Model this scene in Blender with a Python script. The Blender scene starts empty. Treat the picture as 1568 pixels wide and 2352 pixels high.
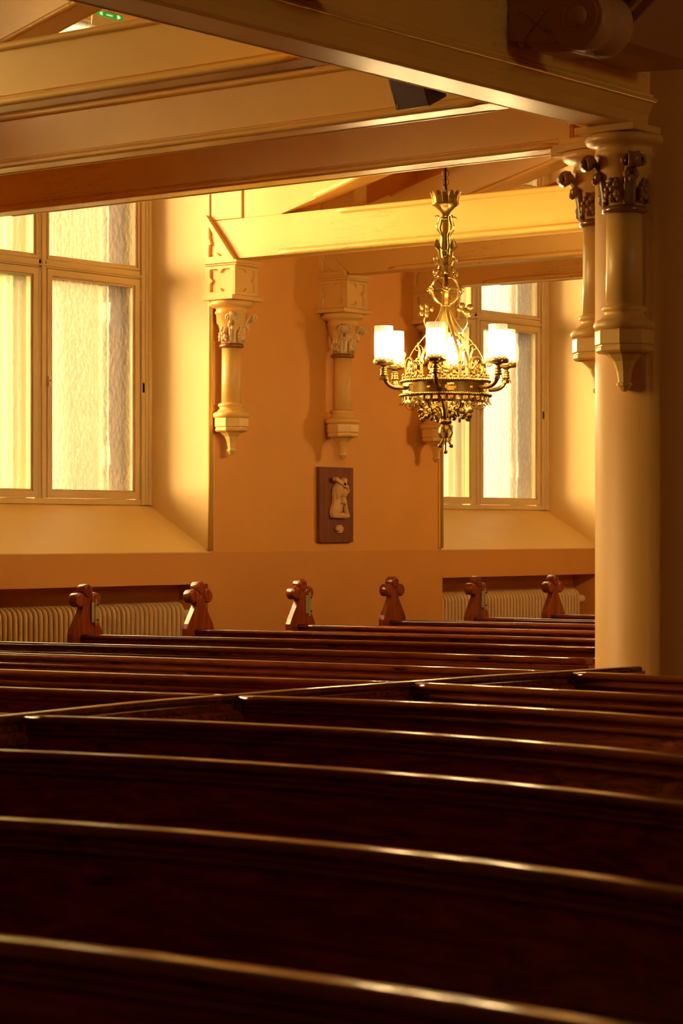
import bpy, math, random
from mathutils import Vector, Matrix
R = math.radians
PI = math.pi
K = 1.53            # eye height; heights measured from the eye are written K+z
random.seed(7)
scene = bpy.context.scene
col = scene.collection

# ------------------------------------------------------------------ helpers
class MB:
    def __init__(s): s.v = []; s.f = []; s.sm = []
    def add(s, vs, fs, smooth=False):
        n = len(s.v); s.v += [tuple(p) for p in vs]
        for f in fs: s.f.append([n + i for i in f]); s.sm.append(smooth)
        return s
    def box(s, x0, x1, y0, y1, z0, z1):
        vs = [(x0,y0,z0),(x1,y0,z0),(x1,y1,z0),(x0,y1,z0),(x0,y0,z1),(x1,y0,z1),(x1,y1,z1),(x0,y1,z1)]
        return s.add(vs, [(0,3,2,1),(4,5,6,7),(0,1,5,4),(1,2,6,5),(2,3,7,6),(3,0,4,7)])
    def lathe(s, prof, c=(0,0,0), segs=24, smooth=True, a0=0.0):
        vs = []; fs = []; m = len(prof)
        for i in range(segs):
            a = a0 + 2*PI*i/segs
            for r, z in prof: vs.append((c[0]+r*math.cos(a), c[1]+r*math.sin(a), c[2]+z))
        for i in range(segs):
            j = (i+1) % segs
            for k in range(m-1): fs.append((i*m+k, j*m+k, j*m+k+1, i*m+k+1))
        s.add(vs, fs, smooth)
        n = len(s.v) - len(vs)
        s.f.append([n+i*m for i in range(segs)][::-1]); s.sm.append(False)
        s.f.append([n+i*m+m-1 for i in range(segs)]); s.sm.append(False)
        return s
    def sweep(s, pts, prof, side=None, closed_path=False, smooth=True):
        """cross-section prof [(a,b)] carried along pts; a along the side vector, b along side x tangent"""
        pts = [Vector(p) for p in pts]; n = len(pts); m = 0; vs = []
        prev = None
        for i, p in enumerate(pts):
            if closed_path: t = pts[(i+1) % n] - pts[i-1]
            else: t = pts[min(i+1, n-1)] - pts[max(i-1, 0)]
            if t.length < 1e-9: t = Vector((0,0,1))
            t.normalize()
            if side is not None:
                u = Vector(side[i] if isinstance(side, list) else side)
                u = u - t*u.dot(t)
            else:
                u = prev if prev is not None else (Vector((0,0,1)) if abs(t.z) < .9 else Vector((1,0,0)))
                u = u - t*u.dot(t)
            if u.length < 1e-6: u = Vector((1,0,0)) - t*t.x
            u.normalize(); prev = u; w = t.cross(u)
            pr = prof(i/(max(n-1,1))) if callable(prof) else prof
            if i == 0: m = len(pr)
            for a, b in pr: vs.append(p + u*a + w*b)
        fs = []
        for i in range(n if closed_path else n-1):
            j = (i+1) % n
            for k in range(m):
                l = (k+1) % m
                fs.append((i*m+k, i*m+l, j*m+l, j*m+k))
        b0 = len(s.v)
        s.add(vs, fs, smooth)
        if not closed_path:
            s.f.append([b0+k for k in range(m)][::-1]); s.sm.append(False)
            s.f.append([b0+(n-1)*m+k for k in range(m)]); s.sm.append(False)
        return s
    def tube(s, pts, r, segs=8, closed_path=False, side=None):
        if isinstance(r, (list, tuple)):
            rr = list(r); n = len(pts)
            def pf(t):
                x = t*(len(rr)-1); i = min(int(x), len(rr)-2); q = rr[i]*(1-(x-i)) + rr[i+1]*(x-i)
                return [(q*math.cos(2*PI*k/segs), q*math.sin(2*PI*k/segs)) for k in range(segs)]
            return s.sweep(pts, pf, side, closed_path)
        return s.sweep(pts, [(r*math.cos(2*PI*k/segs), r*math.sin(2*PI*k/segs)) for k in range(segs)], side, closed_path)
    def strap(s, pts, w, t, side):
        """flat iron strap: width w along side, thickness t"""
        return s.sweep(pts, [(-w/2,-t/2),(w/2,-t/2),(w/2,t/2),(-w/2,t/2)], side, smooth=False)
    def prism(s, poly, o, u, v, d):
        """polygon poly in plane (o,u,v) extruded by vector d"""
        o, u, v, d = Vector(o), Vector(u), Vector(v), Vector(d)
        n = len(poly); a = [o+u*p[0]+v*p[1] for p in poly]; b = [q+d for q in a]
        fs = [list(range(n))[::-1], [n+i for i in range(n)]]
        fs += [(i, (i+1) % n, n+(i+1) % n, n+i) for i in range(n)]
        return s.add(a+b, fs)
    def ring(s, outer, inner, o, u, v, d, slope=0.0):
        """plate with a hole: outer/inner polygons with equal counts"""
        o, u, v, d = Vector(o), Vector(u), Vector(v), Vector(d); n = len(outer)
        cx = sum(p[0] for p in inner)/n; cy = sum(p[1] for p in inner)/n
        P = lambda q, e: o+u*q[0]+v*q[1]+d*e
        inn = [(p[0]+(cx-p[0])*slope, p[1]+(cy-p[1])*slope) for p in inner]
        vs = [P(p,1) for p in outer]+[P(p,1) for p in inner]+[P(p,0) for p in outer]+[P(p,0) for p in inn]
        fs = []
        for i in range(n):
            j = (i+1) % n
            fs += [(i,j,n+j,n+i),(n+i,n+j,3*n+j,3*n+i),(2*n+i,i+0,j+0,2*n+j)[::-1]]
        return s.add(vs, fs)
    def ball(s, c, r, nu=12, nv=8, M=None):
        if not isinstance(r, (tuple, list)): r = (r,r,r)
        vs = []; fs = []
        for i in range(1, nv):
            th = PI*i/nv
            for j in range(nu):
                ph = 2*PI*j/nu
                p = Vector((r[0]*math.sin(th)*math.cos(ph), r[1]*math.sin(th)*math.sin(ph), r[2]*math.cos(th)))
                if M is not None: p = M @ p
                vs.append(Vector(c)+p)
        t = Vector((0,0,r[2])); 
        if M is not None: t = M @ t
        vs.append(Vector(c)+t); vs.append(Vector(c)-t)
        T = len(vs)-2
        for i in range(nv-2):
            for j in range(nu):
                k = (j+1) % nu
                fs.append((i*nu+j, (i+1)*nu+j, (i+1)*nu+k, i*nu+k))
        for j in range(nu):
            k = (j+1) % nu
            fs.append((T, j, k)); fs.append((T+1, (nv-2)*nu+k, (nv-2)*nu+j))
        return s.add(vs, fs, True)
    def build(s, name, mat, parent=None, bevel=0, subsurf=0, fix=True):
        me = bpy.data.meshes.new(name)
        me.from_pydata(s.v, [], s.f)
        me.polygons.foreach_set('use_smooth', s.sm)
        if fix:
            import bmesh
            bm = bmesh.new(); bm.from_mesh(me)
            bmesh.ops.recalc_face_normals(bm, faces=bm.faces)
            bm.to_mesh(me); bm.free()
        me.materials.append(mat)
        o = bpy.data.objects.new(name, me); col.objects.link(o)
        if parent is not None: o.parent = parent
        if bevel:
            b = o.modifiers.new('bevel', 'BEVEL'); b.width = bevel; b.segments = 2; b.limit_method = 'ANGLE'; b.angle_limit = R(40)
        if subsurf:
            b = o.modifiers.new('sub', 'SUBSURF'); b.levels = subsurf; b.render_levels = subsurf
        return o

def thing(name, label, cat, loc=(0,0,0), group=None):
    o = bpy.data.objects.new(name, None); col.objects.link(o)
    o.location = loc; o['label'] = label; o['category'] = cat; o.empty_display_size = .1
    if group: o['group'] = group
    return o
def tag(o, label, cat, group=None):
    o['label'] = label; o['category'] = cat
    if group: o['group'] = group
    return o
def struct(o): o['kind'] = 'structure'; return o
def dup(root, loc, label):
    r = root.copy(); col.objects.link(r); r.location = loc; r['label'] = label
    for ch in list(root.children):
        c = ch.copy(); col.objects.link(c); c.parent = r
        for g in ch.children:
            d = g.copy(); col.objects.link(d); d.parent = c
    return r
def spline(pts, n=6):
    """Catmull-Rom through points"""
    P = [Vector(p) for p in pts]; P = [P[0]*2-P[1]] + P + [P[-1]*2-P[-2]]; out = []
    for i in range(1, len(P)-2):
        a, b, c, d = P[i-1:i+3]
        for k in range(n):
            t = k/n
            out.append(.5*((2*b)+(c-a)*t+(2*a-5*b+4*c-d)*t*t+(3*b-a-3*c+d)*t**3))
    out.append(P[-2]); return out

# ------------------------------------------------------------------ materials
def mat(name):
    m = bpy.data.materials.new(name); m.use_nodes = True
    nt = m.node_tree; return m, nt, nt.nodes['Principled BSDF']
def nd(nt, t, **kw):
    n = nt.nodes.new(t)
    for k, v in kw.items():
        if k in n.inputs.keys(): n.inputs[k].default_value = v
        else: setattr(n, k, v)
    return n
def ramp(nt, fac, stops):
    r = nt.nodes.new('ShaderNodeValToRGB')
    el = r.color_ramp.elements
    while len(el) < len(stops): el.new(.5)
    for e, (p, c) in zip(el, stops): e.position = p; e.color = (*c, 1) if len(c) == 3 else c
    nt.links.new(fac, r.inputs[0]); return r.outputs[0]
def coords(nt, scale=(1,1,1), src='Object'):
    tc = nt.nodes.new('ShaderNodeTexCoord'); mp = nt.nodes.new('ShaderNodeMapping')
    mp.inputs['Scale'].default_value = scale
    nt.links.new(tc.outputs[src], mp.inputs[0]); return mp.outputs[0]
def paint(name, c, rough=.45, mott=.06, bump=.15, cracks=False, spec=.4):
    m, nt, b = mat(name)
    co = coords(nt)
    n = nd(nt, 'ShaderNodeTexNoise', Scale=2.2, Detail=5.0, Roughness=.6); nt.links.new(co, n.inputs['Vector'])
    lo = tuple(x*(1-mott) for x in c); hi = tuple(min(1, x*(1+mott)) for x in c)
    out = ramp(nt, n.outputs['Fac'], [(.3, lo), (.7, hi)])
    n2 = nd(nt, 'ShaderNodeTexNoise', Scale=45.0, Detail=4.0); nt.links.new(co, n2.inputs['Vector'])
    h = n2.outputs['Fac']
    if cracks:
        cc = coords(nt, (.55, 1, 7))
        nn = nd(nt, 'ShaderNodeTexNoise', Scale=1.6, Detail=6.0, Roughness=.65); nt.links.new(cc, nn.inputs['Vector'])
        ab = nd(nt, 'ShaderNodeMath', operation='SUBTRACT'); ab.inputs[1].default_value = .5; nt.links.new(nn.outputs['Fac'], ab.inputs[0])
        ab2 = nd(nt, 'ShaderNodeMath', operation='ABSOLUTE'); nt.links.new(ab.outputs[0], ab2.inputs[0])
        mk = nd(nt, 'ShaderNodeTexNoise', Scale=1.3, Detail=1.0); nt.links.new(co, mk.inputs['Vector'])
        mr = ramp(nt, mk.outputs['Fac'], [(.6, (.0,)*3), (.66, (1,)*3)])
        th = ramp(nt, ab2.outputs[0], [(.0, (1,)*3), (.0035, (0,)*3)])
        mu = nd(nt, 'ShaderNodeMath', operation='MULTIPLY'); nt.links.new(th, mu.inputs[0]); nt.links.new(mr, mu.inputs[1])
        mx = nd(nt, 'ShaderNodeMixRGB'); nt.links.new(mu.outputs[0], mx.inputs[0]); nt.links.new(out, mx.inputs[1])
        mx.inputs[2].default_value = (c[0]*.35, c[1]*.25, c[2]*.2, 1); out = mx.outputs[0]
    nt.links.new(out, b.inputs['Base Color'])
    bp = nd(nt, 'ShaderNodeBump', Strength=bump, Distance=.004); nt.links.new(h, bp.inputs['Height']); nt.links.new(bp.outputs[0], b.inputs['Normal'])
    b.inputs['Roughness'].default_value = rough; b.inputs['Specular IOR Level'].default_value = spec
    return m
def wood(name, dark, light, rough=.22, axis=(1.2, 14, 14), coat=.5, spec=.5):
    m, nt, b = mat(name)
    co = coords(nt, axis)
    n = nd(nt, 'ShaderNodeTexNoise', Scale=2.0, Detail=7.0, Roughness=.62, Distortion=1.2); nt.links.new(co, n.inputs['Vector'])
    base = ramp(nt, n.outputs['Fac'], [(.32, dark), (.5, tuple((a+q)/2 for a, q in zip(dark, light))), (.68, light)])
    # knots
    ck = coords(nt, (1.1, 1.1, 6))
    vo = nd(nt, 'ShaderNodeTexVoronoi', Scale=1.3); nt.links.new(ck, vo.inputs['Vector'])
    kn = ramp(nt, vo.outputs['Distance'], [(.035, (1,)*3), (.075, (0,)*3)])
    mx = nd(nt, 'ShaderNodeMixRGB'); nt.links.new(kn, mx.inputs[0]); nt.links.new(base, mx.inputs[1]); mx.inputs[2].default_value = (dark[0]*.3, dark[1]*.3, dark[2]*.3, 1)
    nt.links.new(mx.outputs[0], b.inputs['Base Color'])
    n3 = nd(nt, 'ShaderNodeTexNoise', Scale=14.0, Detail=3.0); nt.links.new(coords(nt), n3.inputs['Vector'])
    rr = nd(nt, 'ShaderNodeMapRange'); rr.inputs[3].default_value = rough*.7; rr.inputs[4].default_value = rough*1.5
    nt.links.new(n3.outputs['Fac'], rr.inputs[0]); nt.links.new(rr.outputs[0], b.inputs['Roughness'])
    bp = nd(nt, 'ShaderNodeBump', Strength=.12, Distance=.003); nt.links.new(n.outputs['Fac'], bp.inputs['Height']); nt.links.new(bp.outputs[0], b.inputs['Normal'])
    b.inputs['Coat Weight'].default_value = coat; b.inputs['Coat Roughness'].default_value = .12
    b.inputs['Specular IOR Level'].default_value = spec
    return m
def plain(name, c, rough=.5, metal=0.0, em=None, es=0.0, coat=0.0):
    m, nt, b = mat(name)
    n = nd(nt, 'ShaderNodeTexNoise', Scale=18.0, Detail=3.0); nt.links.new(coords(nt), n.inputs['Vector'])
    nt.links.new(ramp(nt, n.outputs['Fac'], [(.3, tuple(x*.9 for x in c)), (.7, tuple(min(1, x*1.08) for x in c))]), b.inputs['Base Color'])
    b.inputs['Roughness'].default_value = rough; b.inputs['Metallic'].default_value = metal; b.inputs['Coat Weight'].default_value = coat
    if em: b.inputs['Emission Color'].default_value = (*em, 1); b.inputs['Emission Strength'].default_value = es
    return m

M = {}
M['wall'] = paint('wall_paint_ochre', (.90, .45, .085), .55, .03, .1, spec=.3)
M['dado'] = paint('dado_paint_ochre', (.80, .38, .08), .45, .03, .1, spec=.3)
M['beam'] = paint('cream_gloss_paint', (.91, .56, .125), .36, .05, .22, cracks=True)
M['stone'] = paint('cream_stone_paint', (.90, .58, .15), .38, .04, .12)
M['frame'] = paint('window_frame_paint', (.78, .62, .31), .35, .08, .2)
M['rad'] = paint('radiator_enamel', (.78, .54, .25), .4, .05, .05)
M['ceil'] = paint('ceiling_paint', (.82, .56, .24), .5, .05, .2)
M['pier'] = paint('pier_paint', (.78, .43, .10), .5, .02, .06)
# carving of the capitals, darker in its hollows and paler on raised edges
m, nt, b = mat('capital_two_tone_carving')
carve_noise = nd(nt, 'ShaderNodeTexNoise', Scale=28.0, Detail=4.0); nt.links.new(coords(nt), carve_noise.inputs['Vector'])
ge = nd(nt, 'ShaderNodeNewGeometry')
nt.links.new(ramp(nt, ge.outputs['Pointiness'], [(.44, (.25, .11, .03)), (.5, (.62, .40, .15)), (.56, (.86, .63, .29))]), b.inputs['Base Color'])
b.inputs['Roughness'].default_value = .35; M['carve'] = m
M['carve_dark'] = plain('brown_glazed_carving', (.36, .19, .065), .33)
M['ringbrown'] = plain('brown_glazed_ring', (.30, .12, .03), .25, coat=.4)
M['wood'] = wood('pew_varnished_pine', (.12, .016, .003), (.52, .095, .016))
M['rail'] = wood('pew_rail_polished_pine', (.12, .02, .005), (.30, .06, .013), rough=.12, axis=(1.2, 10, 10), coat=.8)
M['woodend'] = wood('pew_end_varnished_pine', (.15, .023, .005), (.38, .072, .015), axis=(10, 10, 1.2))
M['plaque'] = wood('plaque_teak', (.16, .045, .008), (.27, .085, .017), rough=.5, axis=(10, 14, .8), coat=0, spec=.3)
M['relief'] = paint('relief_carved_stone', (.80, .50, .20), .6, .05, .3)
M['brass'] = plain('antique_brass', (.38, .25, .065), .34, .85)
M['iron'] = plain('dark_iron', (.06, .04, .02), .5, .6)
M['speaker'] = plain('speaker_brown_plastic', (.075, .028, .010), .5)
M['badge'] = plain('speaker_badge_tan', (.55, .3, .1), .4)
M['badge2'] = plain('speaker_edge', (.12, .05, .018), .5)
M['hinge'] = plain('cream_metal_bracket', (.42, .36, .17), .4, .0)
M['black'] = plain('black_screw', (.01, .008, .005), .5)
M['knob'] = plain('radiator_valve_cream', (.82, .66, .38), .35)
M['floor'] = wood('floor_boards', (.10, .035, .012), (.20, .08, .03), rough=.4, axis=(14, .8, 14), coat=.1)
M['signgreen'] = plain('sign_green', (.02, .42, .03), .4, em=(.03, .5, .04), es=.35)
M['signbody'] = plain('sign_cream_plastic', (.84, .76, .46), .4)
M['signwhite'] = plain('sign_white', (.85, .9, .7), .4, em=(.7, .85, .5), es=.6)
M['sash'] = plain('outer_sash_paint', (.22, .17, .08), .5)
M['brick'] = None
m, nt, b = mat('brick_outside')
bt = nd(nt, 'ShaderNodeTexBrick', Scale=4.0); bt.inputs['Color1'].default_value = (.21, .12, .075, 1); bt.inputs['Color2'].default_value = (.18, .105, .065, 1); bt.inputs['Mortar'].default_value = (.22, .165, .11, 1)
tc = coords(nt, (1,1,1)); sp = nd(nt, 'ShaderNodeSeparateXYZ'); nt.links.new(tc, sp.inputs[0]); cb = nd(nt, 'ShaderNodeCombineXYZ')
nt.links.new(sp.outputs[1], cb.inputs[0]); nt.links.new(sp.outputs[2], cb.inputs[1]); nt.links.new(cb.outputs[0], bt.inputs['Vector'])
nt.links.new(bt.outputs[0], b.inputs['Base Color']); b.inputs['Roughness'].default_value = .9; M['brick'] = m
M['stucco'] = plain('pale_stucco_outside', (.155, .155, .085), .9)
M['hedge'] = plain('pale_green_outside', (.62, .66, .26), .9)

# rolled cathedral glass: part clear, part scattering
def cathedral(name, tint, rough, clear, bscale):
    m, nt, b = mat(name); nt.nodes.remove(b); out = nt.nodes['Material Output']
    co = coords(nt, (1, 1, .55))
    v = nd(nt, 'ShaderNodeTexNoise', Scale=bscale, Detail=2.5, Roughness=.55); nt.links.new(co, v.inputs['Vector'])
    bp = nd(nt, 'ShaderNodeBump', Strength=.55, Distance=.006); nt.links.new(v.outputs['Fac'], bp.inputs['Height'])
    rf = nd(nt, 'ShaderNodeBsdfRefraction', Roughness=rough, IOR=1.3); rf.inputs['Color'].default_value = (*tint, 1); nt.links.new(bp.outputs[0], rf.inputs['Normal'])
    tr = nd(nt, 'ShaderNodeBsdfTransparent'); tr.inputs['Color'].default_value = (*tint, 1)
    tl = nd(nt, 'ShaderNodeBsdfTranslucent'); tl.inputs['Color'].default_value = (*tint, 1); nt.links.new(bp.outputs[0], tl.inputs['Normal'])
    gl = nd(nt, 'ShaderNodeBsdfGlossy', Roughness=.12); nt.links.new(bp.outputs[0], gl.inputs['Normal'])
    m1 = nd(nt, 'ShaderNodeMixShader'); m1.inputs[0].default_value = .02; nt.links.new(rf.outputs[0], m1.inputs[1]); nt.links.new(tl.outputs[0], m1.inputs[2])
    m2 = nd(nt, 'ShaderNodeMixShader'); m2.inputs[0].default_value = clear; nt.links.new(m1.outputs[0], m2.inputs[1]); nt.links.new(tr.outputs[0], m2.inputs[2])
    fr = nd(nt, 'ShaderNodeFresnel', IOR=1.4)
    m3 = nd(nt, 'ShaderNodeMixShader'); nt.links.new(fr.outputs[0], m3.inputs[0]); nt.links.new(m2.outputs[0], m3.inputs[1]); nt.links.new(gl.outputs[0], m3.inputs[2])
    nt.links.new(m3.outputs[0], out.inputs['Surface']); return m
M['glass'] = cathedral('rolled_window_glass', (1.0, .98, .94), .22, .5, 38)
M['glass2'] = cathedral('yellow_green_rolled_glass', (.94, .96, .80), .3, .45, 75)

# ribbed lamp glass, lit from inside by its tube
m, nt, b = mat('lit_ribbed_lamp_glass')
tcn = nd(nt, 'ShaderNodeTexCoord'); sp = nd(nt, 'ShaderNodeSeparateXYZ'); nt.links.new(tcn.outputs['Generated'], sp.inputs[0])
st = ramp(nt, sp.outputs[2], [(0, (.9,)*3), (.2, (2.2,)*3)])
rz = nd(nt, 'ShaderNodeValToRGB'); el = rz.color_ramp.elements; el.new(.5); el.new(.5); el.new(.5); el.new(.5)
for e, (p, c) in zip(el, [(0, .004), (.16, .008), (.34, 1.0), (.66, 1.0), (.84, .008), (1, .005)]): e.position = p; e.color = (c, c, c, 1)
nt.links.new(sp.outputs[2], rz.inputs[0])
# the ribs show as pale stripes towards the ends of the glass
ang = nd(nt, 'ShaderNodeMath', operation='ARCTAN2')
sx = nd(nt, 'ShaderNodeMath', operation='SUBTRACT'); sx.inputs[1].default_value = .5; nt.links.new(sp.outputs[0], sx.inputs[0])
sy = nd(nt, 'ShaderNodeMath', operation='SUBTRACT'); sy.inputs[1].default_value = .5; nt.links.new(sp.outputs[1], sy.inputs[0])
nt.links.new(sx.outputs[0], ang.inputs[0]); nt.links.new(sy.outputs[0], ang.inputs[1])
ml = nd(nt, 'ShaderNodeMath', operation='MULTIPLY'); ml.inputs[1].default_value = 30; nt.links.new(ang.outputs[0], ml.inputs[0])
sn = nd(nt, 'ShaderNodeMath', operation='SINE'); nt.links.new(ml.outputs[0], sn.inputs[0])
mr = nd(nt, 'ShaderNodeMapRange'); mr.inputs[1].default_value = -1; mr.inputs[3].default_value = .62; mr.inputs[4].default_value = 1.3; nt.links.new(sn.outputs[0], mr.inputs[0])
mm = nd(nt, 'ShaderNodeMath', operation='MULTIPLY'); nt.links.new(rz.outputs[0], mm.inputs[0]); nt.links.new(mr.outputs[0], mm.inputs[1])
m4 = nd(nt, 'ShaderNodeMath', operation='MULTIPLY'); m4.inputs[1].default_value = 115.0; nt.links.new(mm.outputs[0], m4.inputs[0])
b.inputs['Base Color'].default_value = (.9, .8, .55, 1); b.inputs['Emission Color'].default_value = (1, .66, .27, 1); nt.links.new(m4.outputs[0], b.inputs['Emission Strength'])
M['lamp'] = m

# ------------------------------------------------------------------ room shell
XW, XO = -10.0, -10.5           # wall face, window plane
BAY = 4.6
OY0, OY1 = 9.29, 11.42           # opening of the window bay in view
SP = .11; SR = .02                # splay of the two jambs
bays = [-1, 0, 1, 2]
HEAD = K+3.26
w = MB(); d = MB(); rc = MB()
ends = [OY0+BAY*b for b in bays] + [30]
# piers between the openings
lo = -3.0
XT = -10.85
for i in range(len(bays)+1):
    y0 = lo if i == 0 else OY1+BAY*bays[i-1]
    y1 = OY0+BAY*bays[i] if i < len(bays) else 24.0
    a0 = 0 if i == 0 else SP; a1 = 0 if i == len(bays) else SP
    poly = [(XW,y0),(XW,y1),(XO-.0,y1+a1),(XT,y1+a1+.0),(XT,y0-SR*(a0>0)),(XO,y0-SR*(a0>0))]
    w.prism(poly, (0,0,K-.132), (1,0,0), (0,1,0), (0,0,2.1+1.78+.1))
    d.prism(poly, (0,0,0), (1,0,0), (0,1,0), (0,0,K-.132))
for b_ in bays:
    y0, y1 = OY0+BAY*b_, OY1+BAY*b_
    # sloping sill down to the wall face, and the apron below it with its radiator recess
    s_ = [(XW,y0,K-.132),(XW,y1,K-.132),(XO,y1-SR,K+.165),(XO,y0+SP,K+.165)]
    w.add([(XW,y0,K-.132),(XW,y1,K-.132),(XO,y1+.0,K+.165),(XO,y0,K+.165),(XT,y0,K+.165),(XT,y1,K+.165),(XT,y0,K-.132),(XT,y1,K-.132)],
          [(0,1,2,3),(3,2,5,4),(4,5,7,6),(6,7,1,0),(0,3,4,6),(1,7,5,2)])
    n0, n1 = y0+.02, y1-.02
    d.box(XT, XW, y0-.001, n0, 0, K-.133); d.box(XT, XW, n1, y1+.001, 0, K-.133)
    d.box(XT, XW, n0, n1, K-.33, K-.133); d.box(XT, XW-.24, n0, n1, 0, K-.33)
    w.prism([(XW,y0),(XW,y1),(XT,y1),(XT,y0)], (0,0,HEAD), (1,0,0), (0,1,0), (0,0,.75))
# the jamb splays fill from the opening edge in to the frame
for b_ in bays:
    y0, y1 = OY0+BAY*b_, OY1+BAY*b_
    w.prism([(XW,y1),(XO,y1-SR),(XT,y1-SR),(XT,y1+SP),(XO,y1+SP)], (0,0,K-.13), (1,0,0), (0,1,0), (0,0,3.26))
    w.prism([(XW,y0),(XO,y0+SP),(XT,y0+SP),(XT,y0-SP),(XO,y0-SP)], (0,0,K-.13), (1,0,0), (0,1,0), (0,0,3.26))
struct(w.build('wall_left', M['wall'], fix=True))
M['reveal'] = paint('reveal_cream_paint', (.93, .68, .25), .5, .03, .08)
for i, b_ in enumerate(bays):       # cream plaster lining of each window recess
    y0, y1 = OY0+BAY*b_, OY1+BAY*b_; e = .004
    q = MB()
    q.prism([(XW+.001,y1-e),(XO,y1-SR-e),(XO,y1-SR+.02),(XW+.001,y1+.02)], (0,0,K-.13), (1,0,0), (0,1,0), (0,0,HEAD-K+.13))
    q.prism([(XW+.001,y0+e),(XO,y0+SP+e),(XO,y0+SP-.02),(XW+.001,y0-.02)], (0,0,K-.13), (1,0,0), (0,1,0), (0,0,HEAD-K+.13))
    q.add([(XW+.002,y0,K-.129),(XW+.002,y1,K-.129),(XO,y1-SR,K+.168),(XO,y0+SP,K+.168),(XW+.002,y0,K-.136),(XW+.002,y1,K-.136),(XO,y1-SR,K+.16),(XO,y0+SP,K+.16)], [(0,1,2,3),(7,6,5,4),(0,4,5,1),(1,5,6,2),(2,6,7,3),(3,7,4,0)])
    struct(q.build('trim_%d' % (i+5), M['reveal']))
struct(d.build('wall_left_dado', M['dado'], fix=True))
# bead on the corner of each opening
for i, b_ in enumerate(bays[:3]):
    t = MB()
    for y in (OY0+BAY*b_-.0, OY1+BAY*b_):
        t.tube([(XW+.004, y, K-.12), (XW+.004, y, HEAD+.02)], .017, 10)
        t.box(XW-.004, XW+.010, y+(.020 if y > OY1+BAY*b_-.5 else -.032), y+(.032 if y > OY1+BAY*b_-.5 else -.020), K-.12, HEAD)
    struct(t.build('trim_%d' % (i+1), M['stone']))
f = MB(); f.box(-10.75, 8.2, -3.2, 24.2, -.1, 0); struct(f.build('floor', M['floor']))
c = MB(); c.prism([(-10.75, K+3.72), (-10.75, K+3.82), (-5.2, K+5.2), (-5.2, K+5.1)], (0,-3.2,0), (1,0,0), (0,0,1), (0,27.4,0)); struct(c.build('ceiling', M['ceil']))
c = MB(); c.box(-5.45, 8.2, -3.2, 24.2, K+7.2, K+7.3); struct(c.build('ceiling_nave', M['ceil']))
c = MB(); c.box(-5.43, -5.22, -3, 24, K+2.62, K+7.2); struct(c.build('wall_arcade', M['pier']))
c = MB(); c.box(-10.75, 8.2, -3.2, -3.0, 0, K+7.2); struct(c.build('wall_back', M['wall']))
c = MB(); c.box(-10.75, 8.2, 24.0, 24.2, 0, K+7.2); struct(c.build('wall_front', M['wall']))
c = MB(); NY0, NY1, NZ0, NZ1 = 7.0, 8.1, 3.7, 4.8
c.box(4, 4.2, -3, NY0, 0, K+7.2); c.box(4, 4.2, NY1, 24, 0, K+7.2); c.box(4, 4.2, NY0, NY1, 0, NZ0); c.box(4, 4.2, NY0, NY1, NZ1, K+7.2)  # unseen opening added and sized to light the arcade side from the nave
struct(c.build('wall_right', M['wall']))

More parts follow.
